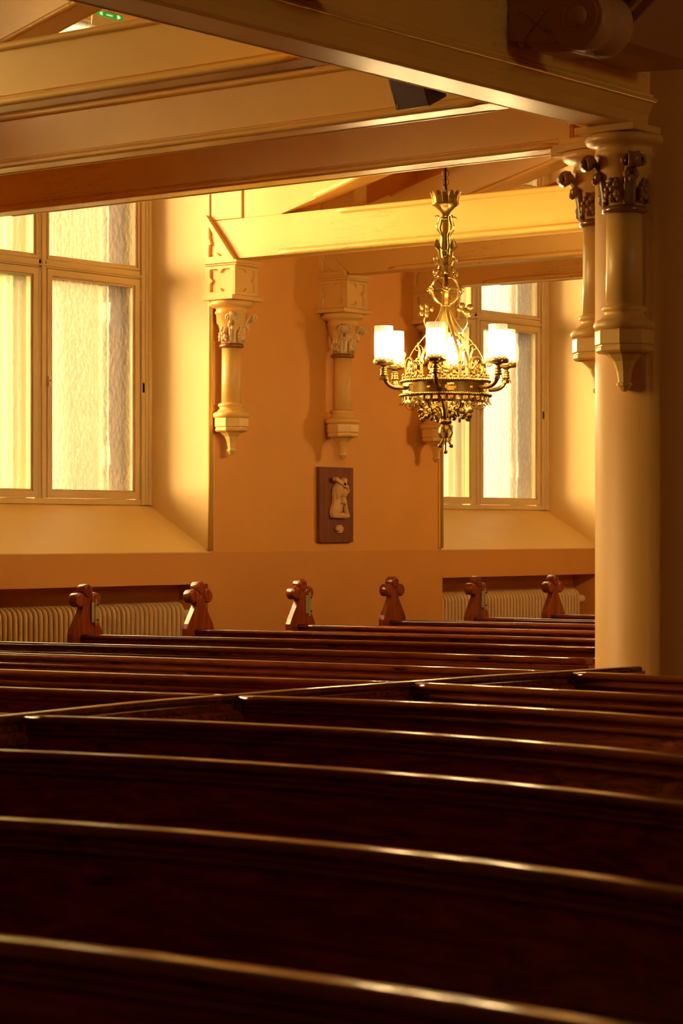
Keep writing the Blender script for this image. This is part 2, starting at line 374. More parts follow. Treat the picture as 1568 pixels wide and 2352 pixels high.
# ------------------------------------------------------------------ windows
def window(idx, b_):
    oy = BAY*b_
    y0, y1 = 9.40+oy, 11.40+oy; ym = 10.44+oy
    z0, z1 = K+.165, HEAD
    o = bpy.data.objects.new('window_%d' % idx, None); col.objects.link(o); struct(o); o.location = (XO, ym, z0)
    L = lambda: None
    OX, OY, OZ = XO, ym, z0
    def pt(m):                       # to local coordinates
        m.v = [(x-OX, y-OY, z-OZ) for x, y, z in m.v]; return m
    fr = MB()
    for a, bb in ((y1-.095, y1+.0), (y0, y0+.095)):
        fr.box(XO-.12, XO+.03, a, bb, z0, z1)
    s = 1
    for a in (y1-.03, y1-.058):      # stepped mouldings of the casing
        fr.tube([(XO+.032, a, z0), (XO+.032, a, z1)], .010, 8)
    for a in (y0+.03, y0+.058):
        fr.tube([(XO+.032, a, z0), (XO+.032, a, z1)], .010, 8)
    fr.box(XO-.12, XO+.02, y0, y1, z0, z0+.035)
    fr.box(XO-.12, XO+.02, y0, y1, z1-.06, z1)
    pt(fr).build('casing', M['frame'], o, bevel=.004)
    mu = MB(); mu.box(XO-.1, XO+.012, ym-.035, ym+.035, z0+.03, z1); mu.box(XO-.1, XO+.022, ym-.014, ym+.014, z0+.03, z1)
    pt(mu).build('mullion', M['frame'], o, bevel=.004)
    for zt in (K+1.60, K+2.62):
        tr = MB(); tr.box(XO-.1, XO+.012, y0+.09, y1-.09, zt, zt+.05); tr.box(XO-.1, XO+.03, y0+.09, y1-.09, zt+.010, zt+.022)
        pt(tr).build('transom', M['frame'], o, bevel=.004)
    spans = [(z0+.035, K+1.60, True), (K+1.65, K+2.62, False), (K+2.67, z1-.06, False)]
    for si, (za, zb, low) in enumerate(spans):
        for side, (ya, yb) in enumerate(((y0+.095, ym-.035), (ym+.035, y1-.095))):
            fw = .045 if low else .02
            q = MB()
            outer = [(ya+.003,za+.003),(yb-.003,za+.003),(yb-.003,zb-.003),(ya+.003,zb-.003)]
            inner = [(ya+fw,za+fw),(yb-fw,za+fw),(yb-fw,zb-fw),(ya+fw,zb-fw)]
            q.ring(outer, inner, (XO-.03,0,0), (0,1,0), (0,0,1), (.045,0,0), 0)
            inner2 = [(ya+fw+.012,za+fw+.012),(yb-fw-.012,za+fw+.012),(yb-fw-.012,zb-fw-.012),(ya+fw+.012,zb-fw-.012)]
            q.ring(inner, inner2, (XO-.02,0,0), (0,1,0), (0,0,1), (.022,0,0), 0)
            cs = pt(q).build('casement' if low else 'fixed_light', M['frame'], o, bevel=.003)
            g = MB(); g.box(XO-.022, XO-.018, ya+fw, yb-fw, za+fw, zb-fw)
            pt(g).build('pane', M['glass2'] if side == 0 else M['glass'], cs)
            if low:
                for zz in ((.12, .9) if side == 1 else ()):
                    hg = MB(); hg.tube([(XO+.018, yb-.0, za+zz*(zb-za)), (XO+.018, yb-.0, za+zz*(zb-za)+.08)], .006, 8)
                    pt(hg).build('hinge', M['frame'], cs)
                hy = ym+.045 if side == 0 else yb+.012
                ht = MB(); ht.box(XO+.014, XO+.03, hy-.011, hy+.011, K+.88, K+.94); pt(ht).build('latch_plate', M['knob'], cs)
                hk = MB(); hk.tube([(XO+.03, hy, K+.915), (XO+.034, hy, K+.915)], .004, 8); pt(hk).build('latch_hole', M['black'], cs)
    # outer sash of the double window
    os_ = MB(); X2 = XO-.17
    for a, bb in ((y0+.02, y0+.15), (ym-.13, ym+.05), (y1-.25, y1-.02)):
        os_.box(X2-.02, X2, a, bb, z0, z1)
    os_.box(X2-.02, X2, y0, y1, z0, z0+.06); os_.box(X2-.02, X2, y0, y1, K+1.55, K+1.68); os_.box(X2-.02, X2, y0, y1, z1-.08, z1)
    for yy in (y1-.24,):
        for zz in (K+.42, K+1.33): os_.box(X2, X2+.02, yy-.01, yy+.05, zz, zz+.12)
    pt(os_).build('outer_sash', M['sash'], o)
    return o
for i, b_ in enumerate(bays): window(i+1, b_)

# ------------------------------------------------------------------ outside
e = MB(); e.box(-33, -30, 29.9, 37, -3, K+7.2)
tag(e.build('brick_house', M['brick']), 'orange brick building seen blurred through the right panes of the left window', 'building')
e = MB(); e.box(-33, -29.8, 20, 29.88, -3, K+12)
tag(e.build('pale_house', M['stucco']), 'pale yellow-green building blurred behind the left panes of the left window', 'building')
e = MB(); e.prism([(42.95,-3),(43.1,K+.4),(43.7,K+1.3),(44.15,K+2.1),(44.35,K+3.05),(44.5,K+4.5),(44.6,K+12),(52,K+12),(52,-3)], (-30,0,0), (0,1,0), (0,0,1), (-3,5.0,0))
tag(e.build('brick_gable', M['brick']), 'orange brick gable with a slanting edge behind the far right window', 'building')
g = MB(); g.box(-60, -10.9, -30, 80, -3.2, -3); M['turf'] = plain('dark_ground_outside', (.05, .055, .02), .9); struct(g.build('floor_outside', M['turf']))

# ------------------------------------------------------------------ radiators
def radiator(y0, y1, label, valve_right=True):
    t = thing('radiator', label, 'radiator', (-10.12, (y0+y1)/2, .12))
    OX, OY, OZ = -10.12, (y0+y1)/2, .12
    body = MB(); ztop = K-.455-OZ; n = int((y1-y0)/.041)
    p = (y1-y0)/n
    for i in range(n):
        yc = y0+(i+.5)*p-OY
        pts = [(.055,yc,0.02), (.055,yc,ztop-.05)] + [(.005+.05*math.cos(a), yc, ztop-.05+.05*math.sin(a)) for a in [k*PI/10 for k in range(1,10)]] + [(-.045,yc,ztop-.05), (-.045,yc,.02)]
        body.sweep(pts, [(-.0125,-.012),(0,-.016),(.0125,-.012),(.0125,.012),(0,.014),(-.0125,.012)], (0,1,0))
    body.box(-.035, .035, y0-OY+.01, y1-OY-.01, 0.03, ztop-.03)
    body.build('ribs', M['rad'], t)
    for s in (0,1):
        ft = MB(); yy = (y0+.25 if s == 0 else y1-.25)-OY; ft.box(-.03,.03,yy-.015,yy+.015,-.12,.05); ft.build('foot', M['rad'], t)
    v = MB(); ye = y1-OY
    v.lathe([(.012,0),(.012,.03)], (0,0,0), 12)
    v.v = [(x, ye+z, ztop-.07+y) for x, y, z in v.v]
    v.build('pipe', M['rad'], t)
    k = MB(); k.lathe([(.018,.03),(.03,.04),(.034,.06),(.034,.12),(.028,.135),(.01,.137)], (0,0,0), 20)
    k.v = [(x, ye+z, ztop-.07+y) for x, y, z in k.v]
    k.build('valve_knob', M['knob'], t)
    return t
radiator(9.40, 11.25, 'cream ribbed radiator under the left window, chipped along its top')
radiator(13.97, 15.80, 'cream ribbed radiator in the recess under the far right window')

# ------------------------------------------------------------------ corbelled colonnettes
def leaf_scroll(mb, a, r0, z0, zt, s, rr=.03, cs=1):
    """a leaf rising up the bell at azimuth a and curling over into two volutes"""
    ca, sa = math.cos(a), math.sin(a)
    def P(r, t, z): return (r*ca - t*sa, r*sa + t*ca, z)
    side = (-sa, ca, 0)
    H = zt-z0
    stem = [P(r0+.002,0,z0), P(r0+.008*s,0,z0+H*.35), P(r0+.022*s,0,z0+H*.7), P(r0+.045*s,0,z0+H*.93)]
    ctr = (r0+.062*s, z0+H*.86); R0 = .026*s
    for k in range(0, 15):
        an = R(115)-k*R(32); q = R0*(1-k/19)
        stem.append(P(ctr[0]+q*math.cos(an), 0, ctr[1]+q*math.sin(an)))
    pts = spline(stem[:4], 4)[:-1]+[Vector(p) for p in stem[3:]]
    n = len(pts)
    def pf(t):
        wd = s*.021; th = .007*s
        return [(-wd,-th),(-wd*.5,-th*1.6),(0,-th*.5),(wd*.5,-th*1.6),(wd,-th),(wd,th),(0,th*.6),(-wd,th)]
    mb.sweep(pts, pf, side)
    for t_ in (-1, 1):     # ram's-horn curls to both sides of the tip
        cu = [P(r0+.070*s-.001*k, t_*(.025+(.021-.0011*k)*math.cos(R(200-k*30)))*s, z0+H*.84+(.023-.0012*k)*s*math.sin(R(200-k*30))) for k in range(15)]
        mb.tube(cu, [.0085*s,.0075*s,.004*s], 8)
        mb.ball(P(r0+.030*s, t_*.016*s, z0+H*.60), (.012*s,.014*s,.016*s), 8, 6)
        mb.ball(P(r0+.055*s, t_*.020*s, z0+H*.86), (.015*s,.010*s,.016*s), 8, 6)
    mb.ball(P(r0+.036*s, 0, z0+H*.52), (.013*s,.013*s,.014*s), 8, 6)
def leaf_cluster(mb, a, r0, z0, s):
    ca, sa = math.cos(a), math.sin(a)
    def P(r, t, z): return (r*ca - t*sa, r*sa + t*ca, z)
    for (t_, z_, q) in ((-.020,.030,.015),(.020,.030,.015),(0,.022,.013),(-.012,.066,.012),(.014,.064,.012),(0,.050,.013),(-.006,.082,.010),(-.026,.010,.009),(.026,.010,.009),(.020,.082,.009),(-.024,.050,.010)):
        mb.ball(P(r0+.012*s, t_*s, z0+z_*s), (q*s, q*s, q*s*1.15), 8, 6)
    mb.sweep([P(r0,0,z0), P(r0+.008*s,0,z0+.04*s), P(r0+.012*s,0,z0+.09*s)], [(-.012*s,-.004),(.012*s,-.004),(.012*s,.006),(-.012*s,.006)], (-sa,ca,0))

def notch_rect(x0, x1, z0, z1, w, h):
    cx, cz = (x0+x1)/2, (z0+z1)/2
    return [(x0,z0),(cx-w,z0),(cx,z0+h),(cx+w,z0),(x1,z0),(x1,cz-w),(x1-h,cz),(x1,cz+w),(x1,z1),(cx+w,z1),(cx,z1-h),(cx-w,z1),(x0,z1),(x0,cz+w),(x0+h,cz),(x0,cz-w)]
def full_rect(x0, x1, z0, z1, w):
    cx, cz = (x0+x1)/2, (z0+z1)/2
    return [(x0,z0),(cx-w,z0),(cx,z0),(cx+w,z0),(x1,z0),(x1,cz-w),(x1,cz),(x1,cz+w),(x1,z1),(cx+w,z1),(cx,z1),(cx-w,z1),(x0,z1),(x0,cz+w),(x0,cz),(x0,cz-w)]

def colonnette(label, loc, s, rs, lift, wall_box, back, glaze, group, hs=1.0):
    """loc = axis at eye level; s sideways scale, hs height scale; back = direction of the wall behind"""
    t = thing('corbel_colonnette', label, 'colonnette', (loc[0], loc[1], K+lift), group)
    H = lambda z: (z-.476)*hs
    p = MB()   # hanging drop under the corbel: concave octagonal pendant
    p.lathe([(.004,H(.476)),(.016*s,H(.482)),(.022*s,H(.492)),(.030*s,H(.500)),(.031*s,H(.508)),(.024*s,H(.513)),(.023*s,H(.535))], (0,0,0), 8, False, R(22.5))
    p.lathe([(.023*s,H(.513)),(.030*s,H(.555)),(.044*s,H(.590)),(.070*s,H(.615)),(.098*s,H(.628))], (0,0,0), 8, False, R(22.5))
    p.build('pendant', M['stone'], t)
    p = MB()
    p.lathe([(.098*s,H(.620)),(.108*s,H(.628)),(.109*s,H(.640)),(.104*s,H(.646)),(.104*s,H(.650)),(.112*s,H(.652)),(.112*s,H(.703)),(.106*s,H(.708))], (0,0,0), 8, False, R(22.5))
    p.build('octagonal_block', M['stone'], t, bevel=.002)
    p = MB()
    pr = [(.100*s,H(.705)),(.112*s,H(.711)),(.116*s,H(.724)),(.112*s,H(.737)),(.101*s,H(.743)),(.093*s,H(.744)),(.087*s,H(.752)),(.078*s,H(.760)),(.073*s,H(.767)),(.073*s,H(.774)),(.081*s,H(.778)),(.085*s,H(.786)),(.081*s,H(.795)),(.071*s,H(.799)),(rs,H(.802))]
    p.lathe(pr, (0,0,0), 32); p.build('moulded_base', M['stone'], t)
    p = MB(); p.lathe([(rs,H(.80)),(rs*.985,H(.97)),(rs*.965,H(1.15))], (0,0,0), 32); p.build('shaft', M['stone'], t)
    p = MB(); p.lathe([(rs,H(1.142)),(rs+.014*s,H(1.147)),(rs+.017*s,H(1.157)),(rs+.012*s,H(1.168)),(rs,H(1.172))], (0,0,0), 32); p.build('neck_ring', M['ringbrown'], t)
    p = MB(); p.lathe([(rs+.001,H(1.168)),(rs+.006,H(1.23)),(rs+.018*s,H(1.285)),(rs+.030*s,H(1.30)),(rs+.033*s,H(1.352)),(rs+.040*s,H(1.356)),(rs+.041*s,H(1.368)),(rs+.034*s,H(1.374)),(rs+.036*s,H(1.391)),(rs+.060*s,H(1.396)),(rs+.074*s,H(1.405)),(rs+.079*s,H(1.418)),(rs+.073*s,H(1.432)),(rs+.05*s,H(1.438))], (0,0,0), 36)
    p.build('bell', M['stone'], t)
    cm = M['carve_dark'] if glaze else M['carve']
    for k in range(4):
        a = R(-45+90*k)
        if math.cos(a)*back[0]+math.sin(a)*back[1] > .6: continue
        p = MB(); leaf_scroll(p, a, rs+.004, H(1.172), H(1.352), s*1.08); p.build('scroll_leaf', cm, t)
    for k in range(4):
        a = R(90*k)
        if math.cos(a)*back[0]+math.sin(a)*back[1] > .5: continue
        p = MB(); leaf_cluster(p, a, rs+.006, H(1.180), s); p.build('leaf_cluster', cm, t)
    ab = .135*s
    p = MB(); p.box(-ab if not wall_box else -.12, ab-.012, -ab, ab+.03*s, H(1.438), H(1.464)); p.build('abacus', M['stone'], t, bevel=.003)
    if wall_box:
        bx0, bx1, by0, by1 = -.12, .115, -.10, .105
        p = MB(); p.box(bx0, bx1, by0, by1, H(1.462), H(1.655))
        zz0, zz1 = H(1.466), H(1.648)
        p.ring(full_rect(bx0+.0, bx1, zz0, zz1, .022), notch_rect(bx0+.04, bx1-.03, zz0+.022, zz1-.018, .022, .022), (0,by0,0), (1,0,0), (0,0,1), (0,-.013,0), .05)
        p.ring(full_rect(by0-.013, by1, zz0, zz1, .022), notch_rect(by0+.022, by1-.03, zz0+.022, zz1-.018, .022, .022), (bx1,0,0), (0,1,0), (0,0,1), (.013,0,0), .05)
        p.build('panelled_block', M['stone'], t, bevel=.0015)
        p = MB()
        for (q, za, zb) in ((.013, 1.642, 1.652), (.02, 1.652, 1.664), (.03, 1.664, 1.672), (.022, 1.672, 1.682)):
            p.box(bx0, bx1+q, by0-q+.008, by1+q, H(za), H(zb))
        p.build('cornice', M['stone'], t, bevel=.002)
        p = MB()   # triangular cheek with pierced panel against the wall
        P3 = [(-.12, H(1.68)), (.112, H(1.68)), (-.12, H(1.975))]
        cx, cz = -.055, H(1.765)
        sub = lambda A, B, t_: (A[0]+(B[0]-A[0])*t_, A[1]+(B[1]-A[1])*t_)
        outer = []; inner = []
        for i in range(3):
            A, B = P3[i], P3[(i+1) % 3]
            ia = (A[0]+(cx-A[0])*.36, A[1]+(cz-A[1])*.36); ib = (B[0]+(cx-B[0])*.36, B[1]+(cz-B[1])*.36)
            for t_ in (0, .38, .5, .62):
                outer.append(sub(A, B, t_)); q = sub(ia, ib, t_)
                if t_ == .5: q = (q[0]+(cx-q[0])*.4, q[1]+(cz-q[1])*.4)
                inner.append(q)
        p.prism(P3, (0, by0+.012, 0), (1,0,0), (0,0,1), (0,.06,0))
        p.ring(outer, inner, (0, by0+.012, 0), (1,0,0), (0,0,1), (0,-.016,0), .05)
        p.build('triangular_cheek', M['stone'], t, bevel=.0015)
    return t

# a row of wall corbels carries the trusses
TY = [6.80, 7.96, 9.05, 11.485, 12.61, 13.67]
wl = {9.05: 'cream carved wall corbel left of the left window, cut off by the frame',
      11.485: 'bright yellow-lit wall corbel with carved capital at the edge of the left window',
      12.61: 'middle wall corbel on the pier, above the wooden carved plaque',
      13.67: 'wall corbel behind the chandelier, next to the far right window'}
for ty in TY[3:]:
    colonnette(wl[ty], (-9.88, ty, 0), 1.0, .0625, .476, True, (-1,0), False, 'wall corbels carrying the roof trusses')
G2 = 'corbels on the round pier'
colonnette('near corbel colonnette with dark scroll capital on the right-hand pier', (-5.34, 8.735, 0), 1.12, .078, .585, False, (0,1), True, G2, 1.085*1.03)
colonnette('far colonnette with dark scroll capital, half hidden behind the right-hand pier', (-5.655, 9.05, 0), 1.12, .078, .585, False, (1,0), True, G2, 1.085*1.03)

# round pier
p = MB(); p.lathe([(.32,0),(.32,.12),(.31,.16),(.30,.2),(.29,.24),(.29,K+6.5)], (-5.34, 9.05, 0), 64)
tag(p.build('round_pier', M['pier']), 'thick plain round pier filling the right edge', 'pillar')

# ------------------------------------------------------------------ roof trusses
tl = ['nearest upper beam of the roof, lit yellow and cracked, behind the dark beam',
      'second beam of the roof, plain cream with the brown loudspeaker in front',
      'third beam, in brown shade, crossing above the left window',
      'bright yellow beam with diagonal strut just behind the chandelier',
      'shaded beam behind the chandelier, above the carved plaque',
      'farthest shaded beam, above the far right window']
BZ0, BZ1 = K+1.69, K+1.938
XE = -5.432
for i, ty in enumerate(TY):
    t = thing('roof_truss', tl[i], 'roof beam', (-10.0, ty, BZ0), 'painted timber roof trusses')
    L = lambda X: X+10.0
    y0, y1 = -.07, .07; XB = -5.83 if ty == 9.05 else -5.46
    m_ = MB(); m_.prism([(L(-9.765), 0), (L(XE), 0), (L(XE), BZ1-BZ0), (.028, BZ1-BZ0), (.0, .24)], (0,y0,0), (1,0,0), (0,0,1), (0,y1-y0,0))
    m_.build('tie_beam', M['beam'], t, bevel=.003)
    for nm, yy, zz, xa, xb in (('lower_bead', y0, .012, -9.44, XB), ('lower_bead', y1, .012, -9.44, XB), ('upper_bead', y0, BZ1-BZ0-.017, -9.0, -5.46)):
        m_ = MB(); a = L(xa); bq = L(xb); sg = -1 if yy == y0 else 1
        def bpf(q, sg=sg):
            r_ = .017*min(1, .35+q*40, .35+(1-q)*40)
            return [(r_*math.cos(2*PI*k/12), r_*math.sin(2*PI*k/12)) for k in range(12)]
        m_.sweep([(a+(bq-a)*k/60, yy, zz) for k in range(61)], bpf, (0,0,1)); m_.build(nm, M['beam'], t)
        if nm == 'lower_bead':
            m_ = MB(); m_.box(a, bq, min(yy, yy+sg*.006), max(yy, yy+sg*.006), .036, .042); m_.build('fillet', M['beam'], t)
    sl = .258; zb = BZ1-BZ0
    xs = L(-9.43)
    m_ = MB(); Zs = lambda X: zb+(X-xs)*sl
    m_.prism([(0, zb), (xs, zb), (L(XE), Zs(L(XE))), (L(XE), Zs(L(XE))+.25), (0, Zs(0)+.25)], (0,y0+.006,0), (1,0,0), (0,0,1), (0,y1-y0-.012,0))
    m_.build('strut', M['beam'], t, bevel=.003)
    for yy in (y0, y1):
        m_ = MB(); m_.tube([(xs+.28+(L(XE)-xs-.4)*k/10, yy, Zs(xs+.28+(L(XE)-xs-.4)*k/10)+.016) for k in range(11)], .017, 10); m_.build('strut_bead', M['beam'], t)
        m_ = MB(); m_.tube([(xs+.0+(L(XE)-xs-.1)*k/10, yy, Zs(xs+.0+(L(XE)-xs-.1)*k/10)+.235) for k in range(11)], .008, 8); m_.build('strut_bead', M['beam'], t)
    m_ = MB(); m_.box(.0, L(-9.73), y0-.004, y1+.004, zb+.001, 1.9); m_.build('wall_post', M['beam'], t, bevel=.006)
    m_ = MB(); m_.prism([(.0, 1.80), (L(XE), 2.05+1.2), (L(XE), 3.40), (.0, 1.98)], (0,y0,0), (1,0,0), (0,0,1), (0,y1-y0,0)); m_.build('rafter', M['beam'], t)
    if ty == 9.05:   # notched panel where this beam meets the pier corbel
        m_ = MB(); xa, xb = L(-5.80), L(-5.50)
        m_.ring(full_rect(xa, xb, -.03, .24, .025), notch_rect(xa+.05, xb-.04, .03, .20, .03, .035), (0,y0+.004,0), (1,0,0), (0,0,1), (0,-.034,0), 0)
        m_.box(xa, xb, y0+.001, y0+.02, -.03, .24)
        m_.box(xa-.05, xb, y0-.03, y1+.03, -.045, -.006)
        m_.build('notched_panel', M['beam'], t, bevel=.002)
# wall plate running along the top of the wall
m_ = MB(); m_.box(XW, -9.86, -2.9, 23.9, K+3.125, K+3.36); tag(m_.build('wall_plate', M['beam'], bevel=.01), 'cream timber along the top of the wall, glimpsed beside the green exit sign', 'wall plate')
t = thing('exit_sign', 'small cream exit sign with green strip, seen high at the top left', 'sign', (-9.80, 10.27, K+2.93))
m_ = MB(); m_.prism([(.012,0),(.020,0),(.03,.05),(.03,.10),(.012,.10)], (0,-.135,0), (1,0,0), (0,0,1), (0,.27,0)); m_.box(-.06,.013,.0,.06,.05,.09); m_.build('housing', M['signbody'], t, bevel=.004)
m_ = MB(); m_.box(.012, .02, -.01, .01, .1, .22); m_.build('hanger', M['signbody'], t)
g_ = MB(); g_.box(.0301, .032, -.11, .11, .062, .09); gs = g_.build('green_strip', M['signgreen'], t)
m_ = MB(); X_ = .0325
for cy in (-.075,):   # running figure
    m_.ball((X_, cy, .085), (.001,.0035,.0035), 8, 6); m_.box(X_-.0005, X_+.0005, cy-.009, cy+.006, .069, .081); m_.box(X_-.0005, X_+.0005, cy+.008, cy+.014, .065, .088)
for k in range(5): m_.box(X_-.0005, X_+.0005, -.028+k*.011, -.020+k*.011, .072, .080)
m_.box(X_-.0005, X_+.0005, .062, .078, .066, .087); m_.prism([(.080,.068),(.092,.0765),(.080,.085)], (X_-.0005,0,0), (0,1,0), (0,0,1), (.001,0,0))
m_.build('white_symbols', M['signwhite'], gs)

# ------------------------------------------------------------------ arcade beam
t = thing('arcade_beam', 'long dark moulded beam crossing the top from left to the pier', 'beam', (-5.345, 4, BZ0))
O = Vector((-5.345, 4, BZ0))
YA, YB = -2.9, 23.9
prof = [(-.09,0),(.085,0),(.095,.012),(.098,.05),(.112,.085),(.118,.098),(.128,.104),(.130,.112),(.120,.120),(.116,.128),(.110,.134),(.104,.150),(.104,1.0),(-.104,1.0),(-.104,.150),(-.112,.134),(-.120,.12),(-.130,.112),(-.12,.1),(-.10,.05)]
m_ = MB(); m_.prism(prof, (0,YA-4,0), (1,0,0), (0,0,1), (0,YB-YA,0)); m_.build('timber', M['beam'], t)
m_ = MB(); m_.tube([(.128, YA-4, .112), (.128, YB-4, .112)], .008, 8); m_.build('bead', M['beam'], t)
m_ = MB(); m_.tube([(.113, YA-4, .132), (.113, YB-4, .132)], .006, 8); m_.build('bead', M['beam'], t)
m_ = MB(); m_.tube([(-.088, YA-4, .004), (-.088, YB-4, .004)], .007, 8); m_.build('bead', M['beam'], t)

def console(loc, label):
    t = thing('scroll_console', label, 'console bracket', loc, 'scroll consoles on the arcade beam')
    m_ = MB()
    m_.prism([(0,.0),(.17,-.03),(.23,-.03),(.23,.30),(0,.30)], (0,0,0), (1,0,0), (0,0,1), (0,.22,0)); m_.build('block', M['carve_dark2'], t, bevel=.004)
    m_ = MB()
    cx, cz = .315, .045
    spir = [(cx+ (.115-.0065*k)*math.cos(R(215+k*24)), cz+(.115-.0065*k)*math.sin(R(215+k*24))) for k in range(16)]
    m_.lathe([(.11,0),(.118,.012),(.118,.07),(.105,.085),(.105,.13),(.118,.145),(.118,.205),(.11,.22)], (0,0,0), 40)
    m_.v = [(x+cx, z*1.03-.004, y+cz) for x, y, z in m_.v]
    m_.prism([(.05,.02),(.12,-.055),(.30,-.074),(.33,.0),(.30,.16),(.10,.16)], (0,.012,0), (1,0,0), (0,0,1), (0,.196,0))
    m_.build('scroll', M['carve_dark2'], t, bevel=.003)
    m_ = MB()
    m_.ball((cx+.005, .0, cz+.008), (.042,.022,.042), 16, 10)
    for r_ in (.058, .082): m_.tube([(cx+.005+r_*math.cos(R(a)), 0.0, cz+.008+r_*math.sin(R(a))) for a in range(0,360,15)], .006, 8, True)
    m_.build('rosette', M['carve_dark2'], t)
    m_ = MB()
    for a, l in ((130,.085),(40,.06),(215,.085),(320,.06)):
        c0 = (.125, .045); q = [(c0[0]+l*f_*math.cos(R(a+12*f_)), -.002, c0[1]+l*f_*math.sin(R(a+12*f_))) for f_ in (0,.35,.7,1)]
        m_.tube(q, [.003,.004,.005,.007], 6)
        for da in (-35,0,35): m_.ball((q[-1][0]+.012*math.cos(R(a+da)), 0, q[-1][2]+.012*math.sin(R(a+da))), (.009,.006,.007), 8, 6)
    m_.build('leaf_spray', M['carve_dark2'], t)
    for q, z_ in ((.26,.165),(.32,.195),(.40,.235)):
        m_ = MB(); m_.box(.0, .10+q*.9, -.02, .24+q*.05, z_, z_+.022); m_.build('moulded_slab', M['stone'], t, bevel=.006)
    return t
M['carve_dark2'] = paint('console_brown_paint', (.56, .32, .13), .4, .06, .1)
console((-5.24, 7.72, K+1.885), 'large brown scroll console with round boss at the top right')
console((-5.24, 6.36, K+1.885), 'scroll console barely showing at the top edge, left of the big one')
m_ = MB(); m_.prism([(-5.24, K+1.90), (-5.0, K+1.885), (-4.93, K+1.90), (-4.5, K+2.24), (-4.3, K+2.6), (-5.24, K+2.6)], (0,8.02,0), (1,0,0), (0,0,1), (0,.62,0))
m_.prism([(-4.99, K+1.935), (-4.96, K+1.925), (-4.5, K+2.275), (-4.53, K+2.285)], (0,7.99,0), (1,0,0), (0,0,1), (0,.03,0))
tag(m_.build('gallery_brace', M['carve_dark2'], bevel=.006), 'sloping brown brace in the top right corner, right of the scroll console', 'brace')

# ------------------------------------------------------------------ loudspeaker
t = thing('loudspeaker', 'brown box loudspeaker tilted down under the arcade beam', 'loudspeaker', (-5.69, 7.60, K+1.648))
RX = Matrix.Rotation(R(25), 3, 'X')
m_ = MB(); m_.box(0, .166, 0, .13, 0, .155); m_.v = [tuple(RX @ Vector(p)) for p in m_.v]; sb = m_.build('cabinet', M['speaker'], t, bevel=.006)
m_ = MB(); m_.box(.012, .018, -.002, .001, .010, .026); m_.v = [tuple(RX @ Vector(p)) for p in m_.v]; m_.build('badge', M['badge'], sb)
m_ = MB(); m_.box(.004, .162, -.004, .0, .148, .152); m_.v = [tuple(RX @ Vector(p)) for p in m_.v]; m_.build('grille_edge', M['badge2'], sb)
m_ = MB(); m_.box(.16, .30, .03, .06, .075, .10); m_.box(.16, .21, .02, .09, .06, .12); m_.build('bracket', M['iron'], t, bevel=.004)

# ------------------------------------------------------------------ pews
H0 = K-.56
def crv(seg):   # list of (x, y)
    return [Vector((x, y, 0)) for x, y in seg]
def sweep_plan(mb, path, prof, smooth=False):
    """prof [(n,z)]: n along the horizontal normal (positive = far side)"""
    n = len(path); vs = []; m = len(prof)
    for i, p in enumerate(path):
        t = (path[min(i+1,n-1)]-path[max(i-1,0)]).normalized(); nn = Vector((-t.y, t.x, 0))
        for a, z in prof: vs.append(Vector((p.x+nn.x*a, p.y+nn.y*a, z)))
    fs = []
    for i in range(n-1):
        for k in range(m):
            l = (k+1) % m; fs.append((i*m+k, i*m+l, (i+1)*m+l, (i+1)*m+k))
    b0 = len(mb.v); mb.add(vs, fs, smooth)
    mb.f.append([b0+k for k in range(m)]); mb.sm.append(False); mb.f.append([b0+(n-1)*m+k for k in range(m)]); mb.sm.append(False)
RAIL = [(-.020,-.028),(-.026,-.022),(-.027,-.012),(-.022,-.003),(-.014,.0),(.022,.0),(.030,-.006),(.030,-.020),(.022,-.028)]
LIP = [(-.012,-.062),(-.020,-.058),(-.023,-.050),(-.019,-.043),(-.010,-.040),(.0,-.040),(.0,-.062)]
PANEL = [(-.009,-.028),(.012,-.028),(.012,-.60),(-.009,-.60)]
PANELN = [(-.009,-.028),(.012,-.028),(.012,-.86),(-.009,-.86)]
